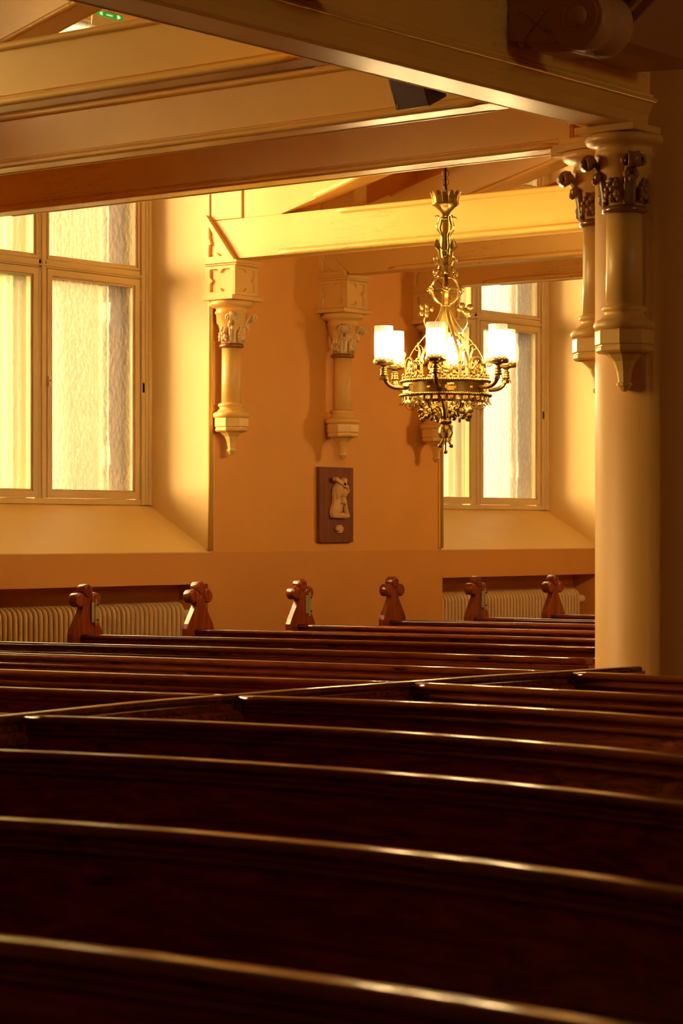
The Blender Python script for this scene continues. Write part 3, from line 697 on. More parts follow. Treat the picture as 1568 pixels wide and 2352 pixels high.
def pew(path, label, group, finial=False, bracket=False, h=H0, nail=False, seat=True):
    c0 = path[len(path)//2]; loc = Vector((c0.x, c0.y, 0))
    t = thing('church_pew', label, 'pew', loc, group)
    P = [p-loc for p in path]
    Z = lambda pr: [(a, b+h) for a, b in pr]
    m_ = MB(); sweep_plan(m_, P, Z(RAIL), True); m_.build('top_rail', M['rail'], t)
    m_ = MB(); sweep_plan(m_, P, Z(LIP), True); m_.build('moulding', M['rail'], t)
    m_ = MB(); sweep_plan(m_, P, Z(PANELN)); m_.build('back_panel', M['wood'], t)
    if seat:
        m_ = MB(); sweep_plan(m_, P, [(.02,.42),(.40,.44),(.41,.455),(.40,.47),(.02,.45)]); m_.build('seat', M['wood'], t)
    # end board; the wall-side one rises into a trefoil finial
    e0 = P[0]; tt = (P[1]-P[0]).normalized()
    x0 = e0.x
    def end(xc, yc, fin):
        m_ = MB(); th = .045
        if fin:
            fy = yc+.035
            top = h+.272
            prof = []
            body = [(-.17,0),(.42,0),(.42,.40),(.15,.62),(.118,h-.0),(.105,h+.03),(.040,h+.135),(.034,h+.165),(.030,h+.215),(.024,h+.245),(0,top),(-.024,h+.245),(-.030,h+.215),(-.034,h+.165),(-.040,h+.135),(-.105,h+.03),(-.118,h),(-.12,h-.1),(-.15,.3)]
            m_.prism(body, (xc-th/2,fy,0), (0,1,0), (0,0,1), (th,0,0))
            m_.build('end_board', M['woodend'], t, bevel=.006)
            l_ = MB()
            for (dy, dz, rr) in ((-.060,.186,.040),(.060,.186,.040),(0,.234,.038)):
                l_.lathe([(rr-.007,-.032),(rr,-.025),(rr,.025),(rr-.007,.032)], (0,0,0), 24)
                k = len(l_.v)-24*4
                l_.v[k:] = [(xc-.004+z, fy+dy+x, h+dz+y) for x, y, z in l_.v[k:]]
            l_.box(xc-.022, xc+.018, fy-.05, fy+.05, h+.165, h+.205)
            fo = l_.build('trefoil_finial', M['woodend'], t, bevel=.003)
            if bracket:
                b2 = MB(); b2.box(xc+th/2, xc+th/2+.008, fy+.022, fy+.072, h+.062, h+.172); b2.box(xc+th/2, xc+th/2+.012, fy+.046, fy+.060, h+.045, h+.188)
                bo = b2.build('metal_bracket', M['hinge'], t, bevel=.002)
                b3 = MB()
                for dz in (.075, .158): b3.ball((xc+th/2+.013, fy+.062, h+dz), .006, 10, 8)
                b3.build('screw', M['black'], bo)
        else:
            m_.prism([(-.02,0),(.42,0),(.42,.42),(.10,.62),(.03,h-.02),(-.02,h-.02)], (xc-th/2,yc,0), (0,1,0), (0,0,1), (th,0,0))
            m_.build('end_board', M['woodend'], t, bevel=.004)
    end(P[0].x, P[0].y, finial)
    end(P[-1].x, P[-1].y, False)
    if nail:
        b3 = MB(); q = P[nail]; b3.ball((q.x, q.y-.012, h-.30), (.007,.006,.007), 10, 8); b3.build('peg', M['knob'], t)
    return t
GL = 'pews of the wall-side block'; GR = 'pews of the near block'
left = { 5:(.04,0,.575,'farthest visible pew, red trefoil end before the far radiator'),
 4:(.05,0,.57,'pew whose trefoil end with metal bracket stands left in the far radiator recess'),
 3:(.09,0,.56,'pew with plain trefoil end standing right of the carved plaque'),
 2:(.12,0,.56,'pew whose trefoil end with metal bracket stands just left of the carved plaque'),
 1:(.2,-.025,.56,'pew with plain trefoil end at the right end of the left radiator'),
 0:(.24,-.025,.56,'pew whose trefoil end with metal bracket stands before the left radiator'),
 -1:(.22,-.0205,.56,'first pew without visible end, crossing in front of the left radiator'),
 -2:(.2,-.0157,.56,'wall-side pew with orange back, next in front of the one along the radiator'),
 -3:(.03,.028,.56,'wall-side pew ending at the second junction of the slanting partition'),
 -4:(.06,.019,.56,'nearest long wall-side pew, lower left, ending at the partition'),
 -5:(.02,.020,.56,'wall-side pew just peeking in at the left edge behind the partition')}
DIV = [(-5.20,8.60),(-5.26,8.12),(-5.32,7.70),(-5.35,7.24),(-5.39,6.60),(-5.39,6.26),(-5.40,5.80),(-5.33,5.21),(-5.24,4.2),(-5.10,3.0),(-4.95,1.9)]
def divx(y):
    for (xa, ya), (xb, yb) in zip(DIV, DIV[1:]):
        if yb <= y <= ya: return xa+(xb-xa)*(y-ya)/(yb-ya)
    return -5.5
for k in sorted(left, reverse=True):
    a, b_, hh, lab = left[k]
    Y0 = 9.485+.93*k
    xe = -5.45 if k > 0 else (-5.72 if k == 0 else (-5.70 if k == -1 else None))
    if xe is None:
        ye = Y0+a*3.88+b_*3.88**2; xe = divx(ye)-.02
    pts = []
    n = 28
    for i in range(n+1):
        X = -9.24+(xe+9.24)*i/n; u = X+9.24
        pts.append(Vector((X, Y0+a*u+b_*u*u, 0)))
    pew(pts, lab, GL, finial=(k >= -5), bracket=(k in (0,2,4,-2,-4)), h=K-hh)
quad = {-2:(0, .01, 8.17+.053, -5.28, -4.7), -3:(0,-.04,7.24-.04*5.35, -5.34, -4.2), -4:(-.1454,-1.2854,3.5725,-5.39,-3.66), -5:(-.1345,-1.0924,3.2001,-5.33,-3.05),
        -6:(-.1387,-.9651,2.814,-4.52,-2.53), -7:(-.1563,-.8389,2.2716,-3.44,-1.91), -8:(-.1118,-.4189,1.9744,-2.42,-1.5)}
rl = {-2:'dark pew running right from the partition in front of the pier', -3:'second dark pew of the near block, counted from the pier',
 -4:'third dark pew of the near block, from the middle junction of the partition', -5:'dark pew of the near block starting at the left edge junction',
 -6:'foreground pew whose rail leaves the left edge just below the partition', -7:'second nearest pew, blurred, orange glow at its left',
 -8:'nearest pew, very dark and blurred along the bottom'}
for k in sorted(quad, reverse=True):
    a, b_, c_, xa, xb = quad[k]
    f_ = lambda X: a*X*X+b_*X+c_
    def y_(X):
        if X < xa: return f_(xa)+(2*a*xa+b_)*(X-xa)
        if X > xb: return f_(xb)+(2*a*xb+b_)*(X-xb)
        return f_(X)
    xs = divx(y_(-5.25))+.02; xe = -1.0
    if k >= -4: xe = -2.2
    n = 40
    pts = [Vector((xs+(xe-xs)*i/n, y_(xs+(xe-xs)*i/n), 0)) for i in range(n+1)]
    pew(pts, rl[k], GR, h=K-.56, nail=(30 if k == -7 else False), seat=True)
# slanting partition between the two blocks
t = thing('pew_partition', 'long slanting moulded partition dividing the two blocks of pews', 'partition', (-5.3, 6, 0))
P = [Vector((x+5.3, y-6, 0)) for x, y in DIV]; P = spline(P, 5)
Z = lambda pr: [(a, b+H0) for a, b in pr]
RAILM = [(-a, b) for a, b in RAIL]
m_ = MB(); sweep_plan(m_, P, Z([(a*1.0, b+.004) for a, b in RAIL]), True); m_.build('top_rail', M['rail'], t)
m_ = MB(); sweep_plan(m_, P, Z([(.012,-.046),(.028,-.048),(.040,-.056),(.047,-.070),(.044,-.084),(.032,-.094),(.018,-.098),(.012,-.10)]), True); m_.build('half_round_moulding', M['wood'], t)
m_ = MB(); sweep_plan(m_, P, Z([(-.012,-.028),(.014,-.028),(.014,-.95),(-.012,-.95)])); m_.build('panel', M['wood'], t)
m_ = MB(); m_.prism([(-5.215,8.60),(-5.17,8.62),(-5.07,8.34),(-5.11,8.32)], (5.3,-6,H0-.5), (1,0,0), (0,1,0), (0,0,.485)); m_.build('splayed_end', M['wood'], t)

# ------------------------------------------------------------------ carved plaque
t = thing('carved_plaque', 'brown wooden plaque with a pale carved relief of two people and a cross', 'wall plaque', (-10.0, 12.665, K+.175))
m_ = MB(); m_.box(0, .028, -.182, .182, -.25, .25); m_.build('backboard', M['plaque'], t, bevel=.002)
def px(x, y): return ((x-697)/850*.364, (1165-y)/1855*.5)   # figure outline measured on the board, in metres
def inflate(mb, poly, x0, h):
    q = [px(*p) for p in poly]; cx = sum(p[0] for p in q)/len(q); cy = sum(p[1] for p in q)/len(q); n = len(q)
    vs = []
    for s_, hh in ((1, 0), (1, h*.55), (.95, h*.85), (.80, h)):
        vs += [(x0+hh, cx+(p[0]-cx)*s_, cy+(p[1]-cy)*s_) for p in q]
    fs = [(k*n+i, k*n+(i+1) % n, (k+1)*n+(i+1) % n, (k+1)*n+i) for k in range(3) for i in range(n)]
    mb.add(vs, fs, False); b0 = len(mb.v)-len(vs); mb.f.append([b0+3*n+i for i in range(n)]); mb.sm.append(True)
X0 = .026
m_ = MB()
inflate(m_, [(665,640),(720,610),(790,660),(800,760),(760,880),(745,960),(700,1000),(640,1050),(615,960),(600,860),(590,770),(625,700)], X0, .034)     # bent back under the beam
inflate(m_, [(595,760),(640,800),(700,960),(745,960),(755,1120),(750,1370),(690,1375),(600,1320),(535,1265),(575,1130),(585,1000),(578,860)], X0, .024)      # robe
inflate(m_, [(840,690),(880,668),(915,690),(920,770),(890,800),(860,760)], X0, .036)        # bowed head
inflate(m_, [(745,850),(810,760),(870,760),(930,860),(880,960),(860,1000),(790,950),(740,950)], X0, .030)   # arms and shoulder
inflate(m_, [(780,950),(860,960),(885,1040),(915,1140),(870,1160),(790,1145),(765,1120)], X0, .026)           # tunic
inflate(m_, [(925,745),(975,780),(965,870),(925,860)], X0, .022)
inflate(m_, [(780,1140),(830,1140),(815,1200),(790,1350),(745,1360),(760,1220)], X0, .018)
inflate(m_, [(870,1140),(918,1140),(930,1250),(985,1430),(900,1440),(885,1280)], X0, .020)
m_.build('two_robed_figures', M['relief'], t)
m_ = MB()
def bar(a, b_, w_):
    A = Vector((0, *px(*a))); B = Vector((0, *px(*b_))); d_ = (B-A).normalized(); n_ = Vector((0, -d_.z, d_.y))*w_/2
    vs = [A+n_, A-n_, B-n_, B+n_]; vs = [v+Vector((X0+.008, 0, 0)) for v in vs]+[v+Vector((X0+.044, 0, 0)) for v in vs]
    m_.add(vs, [(0,1,2,3),(4,5,6,7),(0,1,5,4),(1,2,6,5),(2,3,7,6),(3,0,4,7)])
bar((575,520), (840,700), .026); bar((830,515), (775,690), .030)
m_.build('carried_cross', M['relief'], t, bevel=.003)
m_ = MB(); inflate(m_, [(530,1265),(610,1310),(690,1372),(790,1350),(880,1390),(985,1430),(960,1480),(880,1500),(740,1500),(600,1500),(540,1475),(515,1370)], X0, .030); m_.build('rocky_ground', M['relief'], t)
m_ = MB()
poly = [(692,1670),(800,1665),(803,1715),(833,1715),(833,1810),(803,1812),(803,1855),(692,1858),(690,1840),(735,1825),(735,1808),(662,1808),(660,1718),(692,1715)]
m_.prism([px(*p) for p in poly], (X0,0,0), (0,1,0), (0,0,1), (.016,0,0)); m_.build('small_cross', M['relief'], t, bevel=.002)

# ------------------------------------------------------------------ chandelier
CX, CY = -7.385, 10.30
def cz(y): return (1220-y)/439.0     # heights of its parts below and above eye level
def cr(p): return p/439.0
t = thing('chandelier', 'ornate brass ring chandelier with six lit ribbed glass lamps', 'chandelier', (CX, CY, K+cz(900)))
ZR = cz(900)
def zz(y): return cz(y)-ZR
def rot(p, a):
    c_, s_ = math.cos(a), math.sin(a); return Vector((p[0]*c_-p[1]*s_, p[0]*s_+p[1]*c_, p[2]))
BR = M['brass']
# azimuths: a0 points towards the camera
a_cam = math.atan2(-CY, -CX)
A0 = a_cam - R(8.4)
def azs(n, off=0): return [A0 + R(off) + 2*PI*k/n for k in range(n)]
def radial(prof, az): return [rot((r, 0, z), az) for r, z in prof]
def S(n, y, r): return (cr(r), zz(y))
# hanging rod, hooks
zc = K+4.55-(K+ZR)
m_ = MB(); m_.tube([(0,0,zz(445)), (0,0,zc)], .0055, 8); m_.build('hanging_rod', M['iron'], t)
m_ = MB()
hk = []
for k in range(0, 22): a = R(-60+k*14.5); hk.append((.016*math.cos(a)*1.0, 0, zz(399)+.020*math.sin(a)))
hk2 = []
for k in range(0, 22): a = R(120+k*14.5); hk2.append((.016*math.cos(a), 0, zz(418)+.020*math.sin(a)))
M_ = Matrix.Rotation(A0+R(95), 3, 'Z')
m_.tube([M_ @ Vector(p) for p in hk], .0032, 8); m_.tube([M_ @ Vector(p) for p in hk2], .0032, 8); m_.tube([M_ @ Vector(p) for p in (hk[0], hk2[0])], .0032, 8); m_.build('hook', BR, t)
m_ = MB(); m_.tube([(0,0,zz(425)), (0,0,zz(442))], [.006,.011], 10); m_.build('cable_sleeve', M['iron'], t)
# crown cup
m_ = MB(); m_.lathe([(.018,zz(501)),(.021,zz(494)),(.032,zz(485)),(.052,zz(476)),(.070,zz(471)),(.071,zz(468)),(.066,zz(468)),(.05,zz(474)),(.028,zz(484))], (0,0,0), 32); m_.build('crown_bowl', BR, t)
for az in azs(14, 6):
    m_ = MB(); ca = Vector((-math.sin(az), math.cos(az), 0))
    pts = radial([(.066,zz(469)),(.068,zz(460)),(.072,zz(452)),(.078,zz(445)),(.084,zz(441))], az)
    m_.sweep(pts, lambda q: [(-.012*(1-.15*abs(q-.5)),-.0012),(.012,-.0012),(.012,.0012),(-.012,.0012)] if q < .9 else [(-.005,-.001),(.005,-.001),(.005,.001),(-.005,.001)], ca, smooth=False)
    m_.build('crown_petal', BR, t)
# stem
m_ = MB()
m_.lathe([(.016,zz(640)),(.017,zz(500))], (0,0,0), 6, False)
m_.lathe([(.014,zz(905)),(.015,zz(640))], (0,0,0), 6, False)
m_.lathe([(.012,zz(975)),(.013,zz(905))], (0,0,0), 6, False)
m_.build('stem', BR, t)
for y, r in ((503,.020),(575,.019),(588,.020),(628,.022),(637,.026),(702,.024)):
    m_ = MB(); m_.lathe([(.010,zz(y)-.006),(r,zz(y)-.005),(r+.002,zz(y)),(r,zz(y)+.005),(.010,zz(y)+.006)], (0,0,0), 20); m_.build('collar', BR, t)
# wavy straps with curled tips
for az in azs(4, 40):
    m_ = MB(); sd = (-math.sin(az), math.cos(az), 0)
    prof = [(30,504),(27,498),(20,497),(17,503),(20,512),(24,520),(22,528),(15,536),(11,545),(13,556),(14,566),(11,578),(9,592)]
    m_.strap(spline(radial([(cr(r), zz(y)) for r, y in prof], az), 4), .011, .0026, sd); m_.build('wavy_strap', BR, t)
# flat trefoil leaves on stalks
def trefoil(mb, c, az, s, tilt=0, thick=.003, ang=0, plane='radial'):
    """flat lobed leaf; in the radial plane or facing outwards"""
    er = Vector((math.cos(az), math.sin(az), 0)); ez = Vector((0,0,1)); et = Vector((-math.sin(az), math.cos(az), 0))
    u, v, n_ = (er, ez, et) if plane == 'radial' else (et, ez, er)
    uu = u*math.cos(ang)+v*math.sin(ang); vv = -u*math.sin(ang)+v*math.cos(ang)
    poly = []
    for k in range(36):
        q = 2*PI*k/36; rr = s*(.62+.38*abs(math.cos(1.5*q+.0)))*(1.25 if k in (0,) else 1)
        poly.append((rr*math.cos(q), rr*math.sin(q)))
    mb.prism(poly, Vector(c)-n_*thick/2, uu, vv, n_*thick)
for az in azs(4, 50):
    m_ = MB(); sd = (-math.sin(az), math.cos(az), 0)
    prof = [(8,610),(14,600),(20,588),(22,576),(18,568),(14,572)]
    m_.strap(spline(radial([(cr(r), zz(y)) for r, y in prof], az), 4), .010, .0026, sd)
    trefoil(m_, rot((cr(26),0,zz(562)), az), az, cr(10), ang=R(80)); trefoil(m_, rot((cr(22),0,zz(570)), az), az, cr(7), ang=R(250)); m_.build('leaf_stalk', BR, t)
    m_ = MB()
    sp1 = [(cr(29)+cr(8-.55*k)*math.cos(R(-60+k*40)), zz(597)+cr(8-.55*k)*math.sin(R(-60+k*40))) for k in range(12)]
    sp2 = [(cr(30)+cr(8-.55*k)*math.cos(R(80-k*40)), zz(630)+cr(8-.55*k)*math.sin(R(80-k*40))) for k in range(12)]
    mid = [(cr(27), zz(603)), (cr(20), zz(612)), (cr(22), zz(620))]
    m_.strap(radial(sp1[::-1], az)+radial(mid, az)+radial(sp2, az), .011, .0026, sd); m_.build('double_scroll', BR, t)
    m_ = MB(); pr = [(8,604),(17,608),(21,618),(18,630),(10,636)]
    m_.strap(spline(radial([(cr(r), zz(y)) for r, y in pr], az+R(45)), 4), .010, .0025, (-math.sin(az+R(45)), math.cos(az+R(45)), 0)); m_.build('small_cage_strap', BR, t)
    m_ = MB(); sp = [(cr(13)+cr(6-.4*k)*math.cos(R(-90+k*40)), zz(620)+cr(6-.4*k)*math.sin(R(-90+k*40))) for k in range(12)]
    m_.strap(radial(sp, az+R(45)), .008, .0022, (-math.sin(az+R(45)), math.cos(az+R(45)), 0)); m_.build('curl', BR, t)
# sphere cage with rosettes
for az in azs(6, 12):
    m_ = MB(); sd = (-math.sin(az), math.cos(az), 0)
    pr = [(9,636),(23,640),(33,651),(37,666),(33,681),(23,693),(10,700)]
    m_.strap(spline(radial([(cr(r), zz(y)) for r, y in pr], az), 4), .019, .0028, sd); m_.build('globe_strap', BR, t)
    m_ = MB(); c_ = rot((cr(38),0,zz(665)), az)
    for k in range(5):
        a = 2*PI*k/5; et = Vector(sd); p_ = c_+et*.011*math.cos(a)+Vector((0,0,.011*math.sin(a)))
        m_.ball(p_, (.005,.0105,.0105), 8, 6, Matrix.Rotation(az, 3, 'Z'))
    m_.tube(radial([(cr(37),zz(665)),(cr(45),zz(665))], az), [.005,.003], 8); m_.ball(rot((cr(46),0,zz(665)), az), .0055, 8, 6); m_.build('rosette', BR, t)
m_ = MB(); m_.strap([rot((cr(36),0,zz(665)), 2*PI*k/36) for k in range(37)], .007, .002, (0,0,1)); m_.build('globe_band', BR, t)
# bell-shaped cage down to the ring
for az in azs(6, 30):
    sd = (-math.sin(az), math.cos(az), 0)
    m_ = MB(); pr = [(10,702),(13,716),(22,735),(38,758),(58,783),(76,806),(86,828),(88,850),(90,872)]
    m_.strap(spline(radial([(cr(r), zz(y)) for r, y in pr], az), 4), .017, .003, sd); m_.build('cage_strap', BR, t)
    m_ = MB()   # curling tendrils at the shoulder
    sp = [(cr(64)+cr(11-.8*k)*math.cos(R(200-k*38)), zz(800)+cr(11-.8*k)*math.sin(R(200-k*38))) for k in range(12)]
    m_.strap(radial(sp, az), .009, .0025, sd)
    pr = [(90,838),(97,826),(94,812),(101,800),(100,792)]
    m_.tube(spline(radial([(cr(r), zz(y)) for r, y in pr], az), 4), [.004,.006,.004,.0015], 8)
    sp = [(cr(100)+cr(9-.6*k)*math.cos(R(-120+k*38)), zz(834)+cr(9-.6*k)*math.sin(R(-120+k*38))) for k in range(11)]
    m_.tube(radial(sp, az), [.0045,.003], 8); m_.build('tendril', BR, t)
    m_ = MB(); m_.strap(radial([(cr(40),zz(768)),(cr(46),zz(776))], az), .024, .008, sd); m_.strap(radial([(cr(86),zz(833)),(cr(88),zz(840))], az), .024, .009, sd); m_.build('clip', BR, t)
for az in azs(3, 70):
    sd = (-math.sin(az), math.cos(az), 0)
    m_ = MB(); pr = [(43,772),(44,764),(54,750),(57,737),(50,726),(46,718)]
    m_.strap(spline(radial([(cr(r), zz(y)) for r, y in pr], az), 4), .008, .0025, sd)
    c_ = rot((cr(50),0,zz(716)), az)
    for (dr, dy, dtt) in ((0,0,0),(13,-8,0),(-13,-5,0),(4,9,6),(-4,-12,-6),(9,5,-8)):
        m_.ball(c_+rot((cr(dr),cr(dtt),-cr(dy)), az), (.017,.007,.015), 10, 8, Matrix.Rotation(az+.5, 3, 'Z'))
    m_.build('flower_spray', BR, t)
# scroll circles standing on the ring, with leaves inside
for az in azs(6, 0):
    c_ = rot((cr(88),0,zz(848)), az); et = Vector((-math.sin(az), math.cos(az), 0)); er = Vector((math.cos(az), math.sin(az), 0))
    m_ = MB()
    pts = [c_+et*cr(24)*math.cos(R(a))+Vector((0,0,cr(24)*math.sin(R(a)))) for a in range(-70, 251, 16)]
    m_.strap(pts, .012, .003, [er]*len(pts))
    pts = [c_+et*(cr(24)+cr(18-.7*k)*math.cos(R(200-k*20)))*1.0+Vector((0,0,cr(18-.7*k)*math.sin(R(200-k*20))-cr(4))) for k in range(12)]
    m_.strap(pts, .011, .003, [er]*len(pts))
    m_.build('scroll_hoop', BR, t)
    m_ = MB()
    for (u_, v_, a_) in ((0,8,90),(-10,-2,150),(10,-2,30),(0,-8,80),(-16,-12,170),(16,-12,10)):
        q = c_+et*cr(u_)+Vector((0,0,cr(v_)))
        Mx = Matrix.Rotation(az, 3, 'Z') @ Matrix.Rotation(-R(a_), 3, 'X')
        m_.ball(q, (.005, .022, .009), 10, 6, Mx)
    m_.build('leaf_cluster', BR, t)
# inner leafy twist behind the hoops
for az in azs(3, 100):
    m_ = MB(); base = rot((cr(28),0,zz(790)), az)
    pts = [base+rot((cr(14)*math.cos(R(a)), 0, cr(20)*math.sin(R(a))), az) for a in range(-120, 130, 16)]
    m_.tube(pts, [.004,.009,.009,.002], 8)
    for k in range(5): m_.ball(base+rot((cr(14)*math.cos(R(-50+k*28)), 0, cr(20)*math.sin(R(-50+k*28))), az), (.006,.010,.014), 8, 6)
    m_.build('leafy_twist', BR, t)
# pierced ring band
RB = cr(99)
m_ = MB(); nA, nZ = 144, 12; zt, zbm = zz(880), zz(906)
def hole(ia, iz):
    a = (ia % 12)-5.5; z_ = iz-5.5
    if (ia//12) % 2 == 0: return (abs(a) < 1.6 and abs(z_) < 3.6) or (abs(a) < 2.6 and abs(z_) < 1.8)
    return abs(a) < 1.1 and abs(z_) < 1.1
for rr in (RB, RB-.004):
    vs = [rot((rr, 0, zt+(zbm-zt)*j/nZ), A0+2*PI*i/nA) for i in range(nA) for j in range(nZ+1)]
    fs = [(i*(nZ+1)+j, ((i+1) % nA)*(nZ+1)+j, ((i+1) % nA)*(nZ+1)+j+1, i*(nZ+1)+j+1) for i in range(nA) for j in range(nZ) if not hole(i, j)]
    m_.add(vs, fs, False)
m_.build('pierced_band', BR, t, fix=False)
for y, r in ((877, 101), (909, 103)):
    m_ = MB(); n = 240
    for ph in (0, PI):      # two twisted strands
        pts = [rot((cr(r)+.005*math.cos(ph+2*PI*k/n*60), 0, zz(y)+.005*math.sin(ph+2*PI*k/n*60)), 2*PI*k/n) for k in range(n*2//2)]
        m_.tube(pts, .0055, 6, True)
    m_.build('twisted_rope_rim', BR, t)
# outward teeth below
m_ = MB()
m_.strap([rot((cr(97),0,zz(924)), 2*PI*k/72) for k in range(73)], .012, .0025, (0,0,1)); m_.build('lower_hoop', BR, t)
for az in azs(36):
    m_ = MB(); m_.strap(radial([(cr(100),zz(911)),(cr(100),zz(918)),(cr(102),zz(925)),(cr(107),zz(930))], az), .0125, .002, (-math.sin(az), math.cos(az), 0)); m_.build('fringe_tooth', BR, t)
# little leaves standing on the rim
for az in azs(24, 4):
    m_ = MB(); c_ = rot((cr(98),0,zz(868)), az); et = Vector((-math.sin(az), math.cos(az), 0))
    for (u_, v_, q) in ((0,5,.007),(-6,-1,.006),(6,-1,.006),(0,-3,.005)): m_.ball(c_+et*cr(u_)+Vector((0,0,cr(v_))), (q,q,q*1.3), 8, 5)
    m_.build('rim_leaf', BR, t)
# arms, drip pans and lamps
for az in azs(6, 0):
    sd = (-math.sin(az), math.cos(az), 0); RL = cr(151)
    m_ = MB(); pr = [(98,893),(112,893),(126,892),(138,887),(146,878),(150,868),(151,860)]
    m_.tube(spline(radial([(cr(r), zz(y)) for r, y in pr], az), 5), .0115, 12); arm = m_.build('arm', BR, t)
    c_ = rot((RL,0,0), az)
    m_ = MB(); m_.lathe([(.013,zz(868)),(.020,zz(866)),(.020,zz(863)),(.014,zz(862)),(.018,zz(860)),(.018,zz(857)),(.013,zz(856)),(.018,zz(854)),(.018,zz(851)),(.012,zz(850)),(.010,zz(846)),(.022,zz(842)),(.030,zz(839))], (c_.x,c_.y,0), 20); m_.build('socket', BR, arm)
    for k in range(4):
        a = az+PI/4+k*PI/2; m_ = MB()
        m_.strap([c_+Vector((r*math.cos(a), r*math.sin(a), zz(y))) for r, y in ((.016,868),(.021,871),(.024,877))], .014, .002, (-math.sin(a), math.cos(a), 0)); m_.build('curled_leaf', BR, arm)
    # pan with pierced upstanding gallery
    m_ = MB(); m_.lathe([(.012,zz(843)),(.050,zz(840.5)),(.053,zz(840)),(.050,zz(839)),(.012,zz(841))], (c_.x,c_.y,0), 24)
    n1, n2 = 48, 6; r1 = .052
    vs = []; fs = []
    for i in range(n1):
        for j in range(n2+1):
            r_ = r1+.004*math.sin(j/n2*PI); q = 2*PI*i/n1
            top = 1 if (i % 4) in (1,2) else .82
            vs.append((c_.x+r_*math.cos(q), c_.y+r_*math.sin(q), zz(840)+cr(11)*(j/n2)*top))
    for i in range(n1):
        for j in range(n2):
            if (i % 4 == 1 and j == 4) or (i % 8 == 3 and j in (1,2)): continue
            k = (i+1) % n1; fs.append((i*(n2+1)+j, k*(n2+1)+j, k*(n2+1)+j+1, i*(n2+1)+j+1))
    m_.add(vs, fs, False)
    m_.build('drip_pan', BR, arm, fix=False)
    # ribbed glass cylinder
    m_ = MB(); n1 = 120; vs = []; fs = []
    zs = [zz(839), zz(836), zz(754.5), zz(753)]
    for i in range(n1):
        q = 2*PI*i/n1; rb = .0475 if i % 4 < 2 else .0487
        for j, z_ in enumerate(zs): vs.append((rb*(1 if 0 < j < 3 else .96)*math.cos(q), rb*(1 if 0 < j < 3 else .96)*math.sin(q), z_))
    for i in range(n1):
        k = (i+1) % n1
        for j in range(3): fs.append((i*4+j, k*4+j, k*4+j+1, i*4+j+1))
    m_.add(vs, fs, False); m_.f.append([i*4+3 for i in range(n1)]); m_.sm.append(False)
    m_.v = [(x+c_.x, y+c_.y, z_) for x, y, z_ in m_.v]
    m_.build('lamp_glass', M['lamp'], t, fix=False)
# spirals under the ring
for az in azs(6, 30):
    for dq, rr, cc_ in ((0, 18, 78), (9, 15, 66)):
        m_ = MB(); a2 = az+R(dq)
        sp = [(cr(cc_)+cr(rr-.62*k*rr/16)*math.cos(R(70-k*26)), zz(928)+cr(rr-.62*k*rr/16)*math.sin(R(70-k*26))) for k in range(22)]
        m_.strap(radial(sp, a2), .011, .0026, (-math.sin(a2), math.cos(a2), 0)); m_.build('under_scroll', BR, t)
# lower basket
for az in azs(6, 0):
    sd = (-math.sin(az), math.cos(az), 0)
    m_ = MB(); pr = [(84,914),(70,922),(50,924),(34,932),(20,946),(13,960),(12,968)]
    m_.strap(spline(radial([(cr(r), zz(y)) for r, y in pr], az), 4), .012, .003, sd); m_.build('basket_strap', BR, t)
    m_ = MB(); pr = [(12,960),(20,940),(34,934),(44,940),(48,950)]
    m_.tube(spline(radial([(cr(r), zz(y)) for r, y in pr], az+R(30)), 4), .004, 8)
    c_ = rot((cr(48),0,zz(950)), az+R(30))
    for (dr, dy, dt_) in ((0,0,0),(9,-7,6),(-9,-4,-6),(8,6,-5),(-5,7,6),(4,13,0)):
        m_.ball(c_+rot((cr(dr),cr(dt_),-cr(dy)), az+R(30)), (.016,.008,.014), 10, 8, Matrix.Rotation(az+R(30)+.4, 3, 'Z'))
    m_.build('grape_spray', BR, t)
m_ = MB(); m_.lathe([(.012,zz(976)),(.030,zz(973)),(.034,zz(969)),(.030,zz(965)),(.018,zz(962))], (0,0,0), 24); m_.build('collar', BR, t)
for az in azs(6, 15):
    m_ = MB(); pr = [(10,976),(15,984),(17,993),(14,1001),(10,1006)]
    m_.strap(spline(radial([(cr(r), zz(y)) for r, y in pr], az), 3), .016, .002, (-math.sin(az), math.cos(az), 0)); m_.build('bud_petal', BR, t)
m_ = MB(); m_.tube([(0,0,zz(975)), (0,0,zz(1036))], .004, 8); m_.ball((0,0,zz(1038)), .0115, 14, 10); m_.build('bottom_drop', BR, t)
for az in azs(4, 50):
    m_ = MB(); pr = [(2,994),(9,1012),(17,1023)]
    m_.tube(radial([(cr(r), zz(y)) for r, y in pr], az), [.003,.004,.005], 8); m_.ball(rot((cr(18),0,zz(1024)), az), .010, 12, 8); m_.build('prong', BR, t)

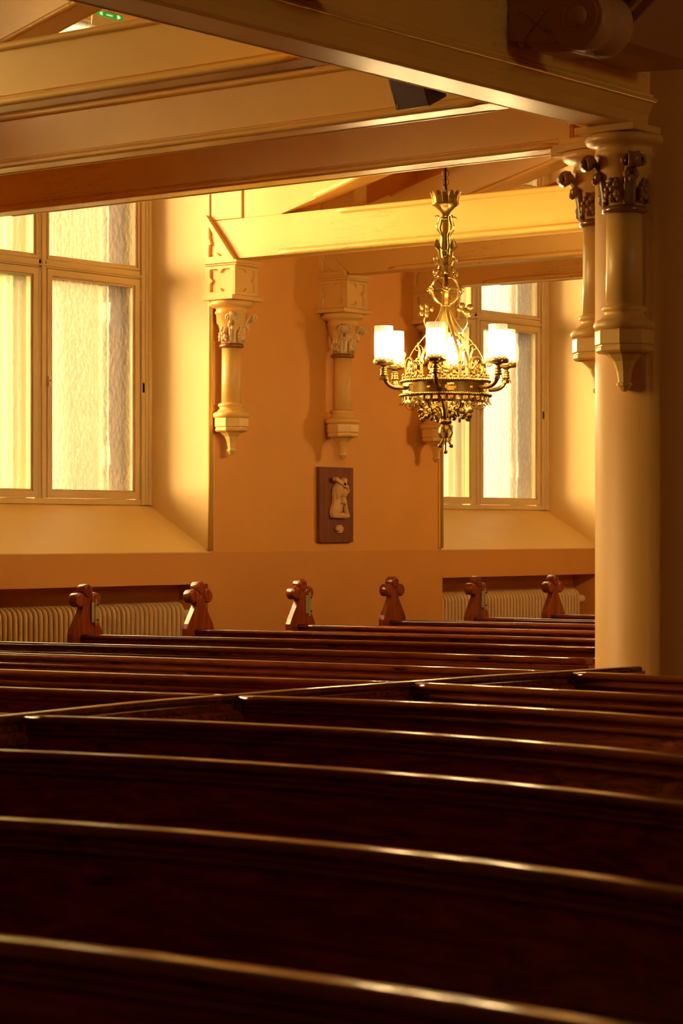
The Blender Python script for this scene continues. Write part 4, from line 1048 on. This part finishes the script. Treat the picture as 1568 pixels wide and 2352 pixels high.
# ------------------------------------------------------------------ light
wd = bpy.data.worlds.new('sky'); scene.world = wd; wd.use_nodes = True
nt = wd.node_tree; bg = nt.nodes['Background']
tcw = nd(nt, 'ShaderNodeTexCoord'); sx = nd(nt, 'ShaderNodeSeparateXYZ'); nt.links.new(tcw.outputs['Generated'], sx.inputs[0])
wr = ramp(nt, sx.outputs[2], [(.0, (1.0, .80, .41)), (.5, (1.0, .82, .44))]); nt.links.new(wr, bg.inputs['Color'])
bg.inputs['Strength'].default_value = 9.0
def area(name, loc, rot_, sx_, sy_, power, c_, portal=False, spread=180):
    l = bpy.data.lights.new(name, 'AREA'); l.shape = 'RECTANGLE'; l.size = sx_; l.size_y = sy_; l.energy = power; l.color = c_
    if portal: l.cycles.is_portal = True
    l.spread = R(spread)
    o = bpy.data.objects.new(name, l); col.objects.link(o); o.location = loc; o.rotation_euler = rot_; return o
for b_ in bays:
    ym = 10.34+BAY*b_
    area('sky_portal', (XT-.03, ym, K+1.65), (R(90), 0, R(-90)), 1.9, 3.0, 1, (1,1,1), portal=True)
area('sky_portal', (4.25, (NY0+NY1)/2, (NZ0+NZ1)/2), (R(90), 0, R(90)), NY1-NY0, NZ1-NZ0, 1, (1,1,1), portal=True)

pl = bpy.data.lights.new('aisle_fill_light', 'POINT'); pl.energy = 60; pl.shadow_soft_size = .22; pl.color = (1, .62, .25)  # bodiless warm fill added out of view to brighten the far wall
po = bpy.data.objects.new('aisle_fill_light', pl); col.objects.link(po); po.location = (-7.385, 14.9, K+.95)
sl_ = bpy.data.lights.new('low_sun', 'SUN'); sl_.energy = 92; sl_.angle = R(60); sl_.color = (1, .67, .36)
so = bpy.data.objects.new('low_sun', sl_); col.objects.link(so); so.location = (-20, 5, 10)
so.rotation_euler = Vector((1, .52, -.26)).to_track_quat('-Z', 'Y').to_euler()

# ------------------------------------------------------------------ camera
cd = bpy.data.cameras.new('camera'); co_ = bpy.data.objects.new('camera', cd); col.objects.link(co_)
co_.location = (0, 0, K); co_.rotation_euler = (R(90), 0, R(38.1))
cd.sensor_fit = 'VERTICAL'; cd.sensor_height = 36; cd.sensor_width = 24; cd.lens = 5560/2352*36
cd.shift_y = (1220-1176)/2352
cd.dof.use_dof = True; cd.dof.focus_distance = 12.9; cd.dof.aperture_fstop = 6.3
cd.clip_end = 200
scene.camera = co_
scene.view_settings.view_transform = 'Standard'; scene.view_settings.look = 'None'
scene.view_settings.gamma = 1; scene.view_settings.exposure = 0.42; scene.view_settings.use_curve_mapping = False
cy = scene.cycles
cy.use_adaptive_sampling = True; cy.adaptive_threshold = .07; cy.max_bounces = 7; cy.diffuse_bounces = 4; cy.glossy_bounces = 3; cy.transmission_bounces = 4; cy.transparent_max_bounces = 12
cy.caustics_reflective = False; cy.caustics_refractive = False; cy.sample_clamp_indirect = 6.0; cy.use_denoising = True
